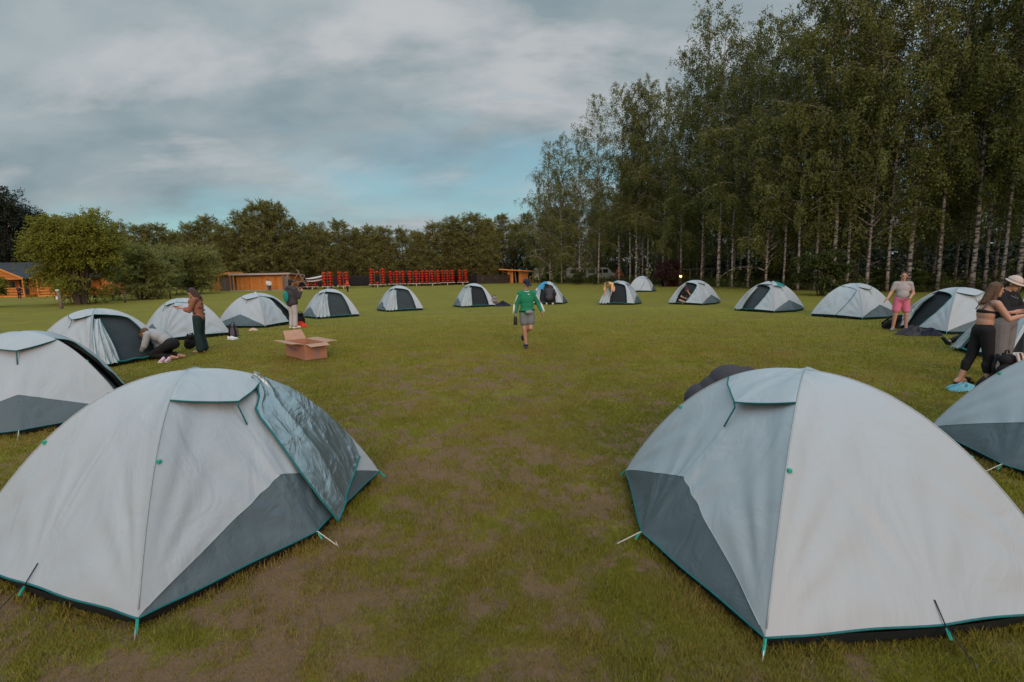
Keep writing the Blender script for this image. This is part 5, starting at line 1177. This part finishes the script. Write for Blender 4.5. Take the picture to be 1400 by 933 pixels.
# woman in the brown top with the phone
P1 = at(265, 482); w1, J1 = person('woman in a brown patterned top and dark green wide trousers looking at a phone', (P1[0] + .22, P1[1], 0), R_(-82),
    dict(hed=(0, -.10, 1.585), face=(0, -1, -.75), nek=(0, -.02, 1.455), ea=(-.22, -.25, 1.28), wa=(-.10, -.20, 1.50), hda=(.35, .1, 1), eb=(.21, -.12, 1.13), wb=(.13, -.38, 1.22), hdb=(-.1, -1, .1), fa=(-.11, -.14, .03), fb=(.11, -.17, .03)),
    [('top', 'brown_cloth', [('torso', .020), ('arms', 1.35, .020, .03)]), ('trousers', 'darkgreen_cloth', [('pelvis', .014), ('legs', 1.93, .030, .072)])], ('hair_brown', 'long'), None, .97, .0085, female=True)
bl = MB()
for a, b, c in ((-.1, -.135, 1.1), (.08, -.135, 1.25), (.12, .1, 1.2), (-.12, .1, 1.12), (.05, .13, 1.3), (-.05, .13, 1.02), (.17, -.02, 1.05), (-.17, .0, 1.2), (.16, .0, 1.33), (-.16, .01, 1.0)): bl.ell((a, b, c), (.022, .022, .026), 8, 6)
bl.build('pattern_blots', 'maroon_cloth', w1, True)
pw = local_to_world(w1, J1['wb'] + np.array([-.02, -.10, .03])); ph = thing('phone', 'dark phone held by the woman in the brown top', 'phone', pw, R_(-82))
MB().box(-.037, .037, -.075, .075, -.005, .005).build('case', 'rubber', ph, bevel=.004); MB().box(-.033, .033, -.07, .07, .0052, .0065).build('screen', 'glass_dark', ph)

# kneeling person
P2 = at(236, 488); w2, J2 = person('kneeling person in a light sweater bent down at the open tent', (P2[0] + .03, P2[1] - .28, 0), R_(-98),
    dict(pel=(0, .18, .36), che=(0, -.10, .56), nek=(0, -.31, .63), hed=(0, -.47, .60), face=(0, -.55, -1), sa=(-.18, -.25, .60), sb=(.18, -.25, .60), ea=(-.23, -.32, .34), eb=(.23, -.32, .34), wa=(-.15, -.50, .18), wb=(.15, -.50, .18), hda=(0, -1, -.3), hdb=(0, -1, -.3),
         ha=(-.10, .18, .34), hb=(.10, .18, .34), ka=(-.15, -.24, .12), kb=(.15, -.24, .12), aa=(-.11, .24, .07), ab=(.11, .24, .07), fa=(-.11, .40, .05), fb=(.11, .40, .05)),
    [('sweater', 'sweater', [('torso', .03, 'crop'), ('arms', 1.95, .026, .018)]), ('trousers', 'blackcloth', [('pelvis', .022), ('legs', 1.9, .02, .02)])], ('hair_light', 'veil'), None, 1.02, .0095, female=True)
# hooded jacket, seen from the back
P3 = at(402, 449); w3, J3 = person('person in a dark hooded jacket seen from behind, teal pack on the back', (P3[0], P3[1], 0), R_(150),
    dict(ea=(-.23, -.10, 1.13), wa=(-.10, -.33, 1.30), hda=(.1, -.6, .8), eb=(.25, -.12, 1.14), wb=(.16, -.38, 1.32), hdb=(0, -.6, .8), face=(.1, -1, -.1)),
    [('jacket', 'charcoal_cloth', [('torso', .06), ('arms', 1.93, .045, .03), ('hood',)]), ('trousers', 'pants_lightgrey', [('pelvis', .012), ('legs', 1.9, .025, .045)])], ('hair_black', 'bun'), None, 1.0, .010, bulk=1.05, shoes=('white_cloth', 'full'))
link('backpack', voxel([('ell', (0, .235, 1.16), (.125, .075, .20), np.eye(3))], .012), 'teal_cloth', w3, True)
# man in pink shorts
P9 = at(1229, 452); w9, J9 = person('man in a grey t shirt and pink shorts gesturing with both hands', (P9[0], P9[1], 0), R_(-22),
    dict(ea=(-.28, -.02, 1.13), wa=(-.40, -.18, .96), hda=(-.7, -.3, -.6), eb=(.27, .0, 1.12), wb=(.12, -.28, .98), hdb=(-.8, -.3, -.25), ka=(-.13, -.02, .5), kb=(.14, -.02, .5), aa=(-.15, .02, .085), ab=(.17, .02, .085), fa=(-.22, -.13, .03), fb=(.22, -.13, .03), face=(-.1, -1, -.05)),
    [('t_shirt', 'tee_grey', [('torso', .012), ('arms', .62, .008, .012), ('belly',)]), ('shorts', 'pink_cloth', [('pelvis', .022), ('legs', .72, .026, .036)])], ('hair_brown', 'short'), None, .985, .009, bulk=1.10, shoes=('grey_cloth', 'full'))
# woman in black
P11 = at(1336, 527); w11, J11 = person('woman in a black sports top and cropped leggings leaning forward with one arm out', (P11[0], P11[1], 0), R_(78),
    dict(pel=(0, .0, .92), che=(0, -.02, 1.20), nek=(0, -.05, 1.42), hed=(0, -.115, 1.57), face=(.1, -1, -.12), sa=(-.17, -.05, 1.36), sb=(.17, -.04, 1.36), ea=(-.22, -.20, 1.12), wa=(-.13, -.44, 1.17), hda=(.1, -1, .15), eb=(.20, -.22, 1.15), wb=(.10, -.44, 1.20), hdb=(0, -1, .2),
         ka=(-.09, -.06, .48), kb=(.10, .07, .49), aa=(-.10, -.06, .085), ab=(.11, .20, .085), fa=(-.12, -.23, .03), fb=(.12, .03, .03)),
    [('sports_top', 'blackcloth', [('bust', .006)]), ('leggings', 'blackcloth', [('pelvis', .012), ('legs', 1.55, .016, .014)])], ('hair_light', 'long'), None, .98, .0078, female=True, shoes=('blackcloth', 'sandal'))
sp = MB()
for s in (-1, 1): sp.tube([J11['che'] + np.array([s * .09, -.115, .07]), J11['nek'] + np.array([s * .105, -.035, -.012]), J11['nek'] + np.array([s * .10, .06, -.03]), J11['che'] + np.array([s * .07, .115, .06])], .010, 5)
sp.build('shoulder_strap', 'purplegrey', w11, True)
# man in the bucket hat
P12 = at_y(1377, 8.75); w12, J12 = person('man in a bucket hat, black sweatshirt and baggy grey trousers holding a small packet', (P12[0], P12[1], 0), R_(20),
    dict(face=(.25, -1, -.55), hed=(.01, -.07, 1.60), ea=(-.25, -.14, 1.15), wa=(.02, -.36, 1.22), hda=(1, -.15, .12), eb=(.27, -.1, 1.14), wb=(.14, -.34, 1.21), hdb=(-.6, -.6, .2)),
    [('sweatshirt', 'blackcloth', [('torso', .03), ('arms', 1.93, .028, .018)]), ('trousers', 'pants_grey', [('pelvis', .035), ('legs', 1.9, .05, .065)])], ('hair_brown', 'short'), ('bucket_cloth', 'bucket'), 1.0, .0078, bulk=1.04, shoes=('blackcloth', 'full'))
MB().tube([(.06 * math.cos(t), -.055 - .10 * max(0, math.sin(t)), 1.43 - .07 * max(0, math.sin(t))) for t in np.linspace(0, 2 * PI, 26)], .004, 4).build('necklace', 'metal_grey', w12)
pw = local_to_world(w12, J12['wa'] + np.array([.20, -.06, .0])); pk = thing('snack_packet', 'small dark and orange packet in the hands of the man in the bucket hat', 'packet', pw, R_(20))
link('pouch', voxel([('ell', (0, 0, 0), (.055, .022, .085), np.eye(3)), ('cap', (-.04, 0, .07), .012, (.04, 0, .07), .012)], .006), 'maroon_cloth', pk, True); MB().ell((.01, -.022, -.01), (.032, .006, .05), 12, 8).build('label_patch', 'yellow_cloth', pk, True)
# garment held out between them
g_p = local_to_world(w11, (-.1, -.56, 1.16)); gm = thing('grey_garment', 'grey garment hanging between the woman in black and the man in the bucket hat', 'garment', g_p, R_(78))
U, Z = np.meshgrid(np.linspace(0, 1, 30), np.linspace(0, 1, 26), indexing='ij'); wd = .10 + .16 * Z
P = np.stack([(U - .5) * 2 * wd, .05 * np.sin(U * 16 + Z * 4) * (1 - .4 * Z) + .05 * np.sin(U * 6), -.62 * Z + .02 * np.sin(U * 9)], -1); MB().grid(P).build('cloth', 'pants_grey', gm, True, solid=.012)
# sitting person whose legs stick out behind the woman
P10 = at(1338, 474); w10, J10 = person('person sitting behind the woman in black, one leg stretched out to the left', (P10[0], P10[1], 0), R_(-84),
    dict(pel=(0, .10, .12), che=(0, .22, .42), nek=(0, .24, .62), hed=(0, .20, .77), sa=(-.18, .23, .57), sb=(.18, .23, .57), ea=(-.28, .20, .32), eb=(.28, .16, .32), wa=(-.25, .0, .16), wb=(.22, -.05, .18), ha=(-.09, .10, .12), hb=(.09, .10, .12), ka=(-.14, -.30, .22), kb=(.13, -.26, .34), aa=(-.12, -.70, .11), ab=(.14, -.50, .08), fa=(-.14, -.80, .20), fb=(.15, -.66, .03)),
    [('sweatshirt', 'blackcloth', [('torso', .022), ('arms', 1.93, .02)]), ('trousers', 'blackcloth', [('pelvis', .015), ('legs', 1.72, .02)])], ('hair_brown', 'short'), None, 1.0, .011, shoes=('darkgreen_cloth', 'full'))
# back of a person behind the right front tent
P13 = at_y(985, 5.9); w13, J13 = person('person in a dark jacket bent over behind the right front tent, only the back showing', (P13[0] - .03, P13[1], 0), R_(75),
    dict(pel=(0, .15, .42), che=(0, -.15, .66), nek=(0, -.36, .70), hed=(0, -.50, .63), face=(0, -.5, -1), sa=(-.18, -.30, .68), sb=(.18, -.30, .68), ea=(-.24, -.38, .42), eb=(.24, -.38, .42), wa=(-.18, -.55, .22), wb=(.18, -.55, .22), ha=(-.10, .15, .40), hb=(.10, .15, .40), ka=(-.15, -.20, .12), kb=(.15, -.20, .12), aa=(-.11, .26, .07), ab=(.11, .26, .07), fa=(-.11, .42, .05), fb=(.11, .42, .05)),
    [('jacket', 'charcoal_cloth', [('torso', .05), ('arms', 1.93, .04, .03)]), ('trousers', 'grey_cloth', [('pelvis', .035), ('legs', 1.9, .025, .025)])], ('hair_black', 'short'), None, 1.03, .010)
# figures at the far tents
P6 = at(749, 416.5); w6, J6 = person('person in dark clothes crouching in the doorway of the blue sided tent', (P6[0] + .1, P6[1], 0), R_(170),
    dict(pel=(0, .12, .36), che=(0, -.08, .62), nek=(0, -.2, .80), hed=(0, -.3, .90), face=(0, -1, -.4), sa=(-.19, -.17, .75), sb=(.19, -.17, .75), ea=(-.28, -.3, .52), eb=(.28, -.3, .52), wa=(-.18, -.5, .42), wb=(.18, -.5, .42), ha=(-.1, .12, .34), hb=(.1, .12, .34), ka=(-.2, -.25, .48), kb=(.2, -.25, .48), aa=(-.16, .02, .09), ab=(.16, .02, .09), fa=(-.18, -.14, .03), fb=(.18, -.14, .03)),
    [('sweatshirt', 'charcoal_cloth', [('torso', .04), ('arms', 1.93, .03)]), ('trousers', 'blackcloth', [('pelvis', .02), ('legs', 1.9, .02)])], ('hair_brown', 'short'), None, 1.05, .014, fingers=False, shoes=('white_cloth', 'full'))
P7 = at(835, 415.5); w7, J7 = person('bare legged person in a yellow shirt bending down at the tent with the green cloth', (P7[0], P7[1] - .1, 0), R_(-35),
    dict(pel=(0, .05, .88), che=(0, -.16, 1.06), nek=(0, -.36, 1.13), hed=(0, -.50, 1.10), face=(0, -.6, -1), sa=(-.18, -.30, 1.10), sb=(.18, -.30, 1.10), ea=(-.22, -.36, .84), eb=(.22, -.36, .84), wa=(-.2, -.42, .60), wb=(.2, -.44, .60), ha=(-.09, .05, .86), hb=(.09, .05, .86), ka=(-.11, -.02, .47), kb=(.13, -.02, .47), aa=(-.13, .03, .085), ab=(.15, .03, .085)),
    [('shirt', 'yellow_cloth', [('torso', .03), ('arms', 1.2, .03)]), ('shorts', 'palepink', [('pelvis', .015), ('legs', .35, .02, .03)])], ('hair_light', 'short'), None, 1.0, .014, fingers=False, shoes=('white_cloth', 'full'))
P8 = at(937, 415.5); w8, J8 = person('person in a black t shirt and cap sitting cross legged in a tent doorway', (P8[0], P8[1] - .15, 0), R_(-20),
    dict(pel=(0, .05, .12), che=(0, .03, .42), nek=(0, -.02, .63), hed=(0, -.08, .77), face=(0, -1, -.4), sa=(-.19, 0, .58), sb=(.19, 0, .58), ea=(-.26, -.14, .38), eb=(.24, -.2, .40), wa=(-.08, -.3, .32), wb=(.08, -.22, .62), hdb=(-.2, .2, 1), ha=(-.1, .05, .11), hb=(.1, .05, .11), ka=(-.33, -.25, .20), kb=(.33, -.25, .20), aa=(.06, -.40, .08), ab=(-.06, -.34, .08), fa=(.2, -.44, .05), fb=(-.2, -.42, .05)),
    [('t_shirt', 'blackcloth', [('torso', .02), ('arms', .6, .02)]), ('shorts', 'blackcloth', [('pelvis', .015), ('legs', .5, .02)])], ('hair_brown', 'short'), ('maroon_cloth', 'cap'), 1.02, .014, fingers=False)
def far_person(px, py, top, label, shirt, pants, hairm='hair_brown', yaw=0, pose={}, tall=None):
    p = at(px, py); h = height_at(top, px, p[1]); return person(label, (p[0], p[1], 0), yaw, pose, [('shirt', shirt, [('torso', .03), ('arms', 1.5, .028)]), ('trousers', pants, [('pelvis', .02), ('legs', 1.9, .022)])], (hairm, 'short'), None, h / 1.745, .022, fingers=False)
far_person(359.5, 396.5, 384, 'person in a pink top standing before the shed doors', 'palepink', 'charcoal_cloth', 'hair_black', 2.7)
far_person(366.5, 397.5, 382, 'left of the two people in white side by side before the shed', 'white_cloth', 'pants_grey', 'hair_light', 2.9)
far_person(369.5, 398, 383, 'right of the two people in white side by side before the shed', 'white_cloth', 'navy_cloth', 'hair_light', .4)
far_person(383.5, 396, 382.5, 'person in dark and white at the right corner of the shed', 'navy_cloth', 'white_cloth', 'hair_black', .8)
far_person(475.5, 400, 383.5, 'person in red beside the second kayak trailer', 'red_cloth', 'navy_cloth', 'hair_light', -.6, dict(ea=(-.30, -.1, 1.2), wa=(-.36, -.2, 1.05), eb=(.32, -.1, 1.28), wb=(.55, -.2, 1.25)))
far_person(27.5, 409.5, 391, 'person in dark red leaning towards the picnic table at the cabins', 'maroon_cloth', 'maroon_cloth', 'hair_light', 1.2, dict(che=(0, -.06, 1.22), nek=(0, -.13, 1.43), hed=(0, -.2, 1.57), eb=(.24, -.25, 1.12), wb=(.2, -.5, .95), ea=(-.24, -.25, 1.12), wa=(-.2, -.5, .95)))

# ------------------------------------------------------------------ bags, shoes, cloths on the grass
def backpack(label, loc, rz, m, h=.5, pocket=None, straps='blackcloth', tilt=0.0, face_straps=False):
    r = thing('backpack', label, 'backpack', loc, rz); r.rotation_euler = (tilt, 0, rz); w_ = h * .62; d = h * .36
    link('pack_body', voxel([('ell', (0, 0, h * .34), (w_ / 2, d / 2, h * .34), np.eye(3)), ('cap', (-w_ * .24, 0, h * .2), d * .46, (w_ * .24, 0, h * .2), d * .46), ('cap', (-w_ * .16, 0, h * .78), d * .38, (w_ * .16, 0, h * .78), d * .38), ('cap', (-w_ * .22, 0, h * .5), d * .46, (w_ * .22, 0, h * .5), d * .46)], .012), m, r, True)
    link('front_pocket', voxel([('ell', (0, -d * .5, h * .32), (w_ * .36, d * .2, h * .22), np.eye(3))], .012), pocket or m, r, True)
    for s in (-1, 1):
        yy = -d * .58 if face_straps else d * .5
        MB().tube([(s * w_ * .2, yy * .7, h * .92), (s * w_ * .27, yy * 1.15, h * .62), (s * w_ * .32, yy * 1.05, h * .15)], h * .045, 6).build('strap', straps, r, True)
    MB().tube([(-.05, 0, h * .93), (-.04, 0, h * 1.0), (.04, 0, h * 1.0), (.05, 0, h * .93)], .012, 5).build('handle', straps, r, True)
    return r
def shoe_pair(name, label, loc, rz, m, sole='white_cloth'):
    r = thing(name, label, 'shoes', loc, rz)
    for s in (-1, 1):
        o = link('shoe', voxel([('cap', (s * .06, .08, .045), .042, (s * .062, -.12, .032), .034), ('cap', (s * .06, .09, .075), .036, (s * .06, .03, .06), .036)], .009), m, r, True); MB().box(s * .06 - .042, s * .06 + .042, -.155, .12, .001, .018).build('sole', sole, o, bevel=.006)
    return r
p = at(320, 462); backpack('upright purple grey backpack beside the closed tent behind the woman in brown', (p[0], p[1], 0), .15, 'purplegrey', .48, face_straps=True)
p = at(322, 463.5); shoe_pair('white_shoes', 'white shoes in front of the purple grey backpack', (p[0], p[1] - .18, 0), 1.3, 'white_cloth')
p = at(408, 445); backpack('black backpack right of the person in the dark hooded jacket', (p[0] + .1, p[1], 0), .3, 'blackcloth', .52)
p = at(413, 446.5); tag(crumple('red_cloth', 'red_cloth', None, 0, 0, 0, .22, .16, .2, 1.2, (p[0], p[1] - .15, 0)), 'orange red cloth at the foot of the black backpack', 'cloth')
p = at(250, 478); backpack('black backpack with loose straps behind the kneeling person', (p[0] + .12, p[1] + .1, 0), 1.1, 'blackcloth', .46, tilt=.35)
p = at(226, 495); shoe_pair('pale_shoes', 'pair of pale pink shoes on the grass beside the kneeling person', (p[0], p[1], 0), .25, 'palepink')
p = at(679, 418.5); backpack('greyish backpack slumped against the tent with the black doorway', (p[0] - .15, p[1], 0), .4, 'grey_cloth', .6, pocket='purplegrey', tilt=.25)
tag(crumple('dark_duffel', 'navy_cloth', None, 0, 0, 0, .38, .22, .26, 2.1, (p[0] + .32, p[1] - .1, 0)), 'dark duffel bag lying right of the greyish backpack', 'bag')
p = at(1217, 450); backpack('black backpack lying behind the legs of the man in pink shorts', (p[0], p[1] + .25, 0), .3, 'blackcloth', .62, tilt=.9)
p = at(1236, 449.5); tag(crumple('black_bag', 'blackcloth', None, 0, 0, 0, .32, .2, .36, 1.7, (p[0] + .1, p[1] + .3, 0)), 'black bag between the man in pink shorts and the teal edged doorway', 'bag')
p = at(1250, 457); tag(crumple('rolled_bag', 'charcoal_cloth', None, 0, 0, 0, .42, .2, .24, .7, (p[0] - .1, p[1] - .1, 0)), 'dark soft bag lying at the teal edged doorway', 'bag')
p = at(1268, 458); tag(crumple('small_pouch', 'navy_cloth', None, 0, 0, 0, .26, .16, .2, 4.2, (p[0], p[1] - .1, 0)), 'small dark pouch right of the soft bag at the teal edged doorway', 'pouch')
p = at(1366, 532); bpk = backpack('black backpack with a striped cream front beside the man in the bucket hat', (p[0] + .05, p[1] - .1, 0), .35, 'blackcloth', .62, pocket='cream_stripe', tilt=-.12)
for i, mm in enumerate(('cream_stripe', 'maroon_cloth', 'cream_stripe')):
    MB().tube([(-.02 + i * .055, -.13, .58), (-.01 + i * .055, -.165, .35), (-.02 + i * .055, -.15, .05)], .022, 6).build('stripe', mm, bpk, True)
p = at(1316, 533); tag(crumple('light_blue_towel', 'bluecloth', None, 0, 0, 0, .25, .14, .11, 2.6, (p[0], p[1], 0)), 'crumpled light blue towel at the feet of the woman in black', 'towel')
p = at(1340, 547); backpack('navy bag half hidden behind the pale tent at the right edge', (p[0] + .1, p[1] + .15, 0), .9, 'navy_cloth', .34, pocket='grey_cloth', tilt=.3)
p = at(349.5, 403); MB().ell((0, 0, .13), (.13, .13, .13), 18, 12).build('white_ball', 'white_paint', None, True, (p[0], p[1], 0)); tag(bpy.data.objects['white_ball'], 'white ball on the grass behind the tent left of the hooded jacket', 'ball')
p = at(559, 424); tag(crumple('white_bundle', 'cream_stripe', None, 0, 0, 0, .22, .16, .26, 3.1, (p[0], p[1] - .15, 0)), 'pale bundle at the doorway of the tent in front of the kayaks', 'bundle')
p = at(487, 431); tag(crumple('pale_shoes_heap', 'palepink', None, 0, 0, 0, .14, .1, .14, 5.0, (p[0], p[1] - .1, 0)), 'small pinkish bundle at the right foot of the tent with crumpled door cloth', 'bundle')
p = at(351, 451); tag(crumple('pale_cloth', 'cream_stripe', None, 0, 0, 0, .16, .08, .09, 2.2, (p[0], p[1] - .25, 0)), 'pale cloth lying against the hem of the tent left of the hooded jacket', 'cloth')
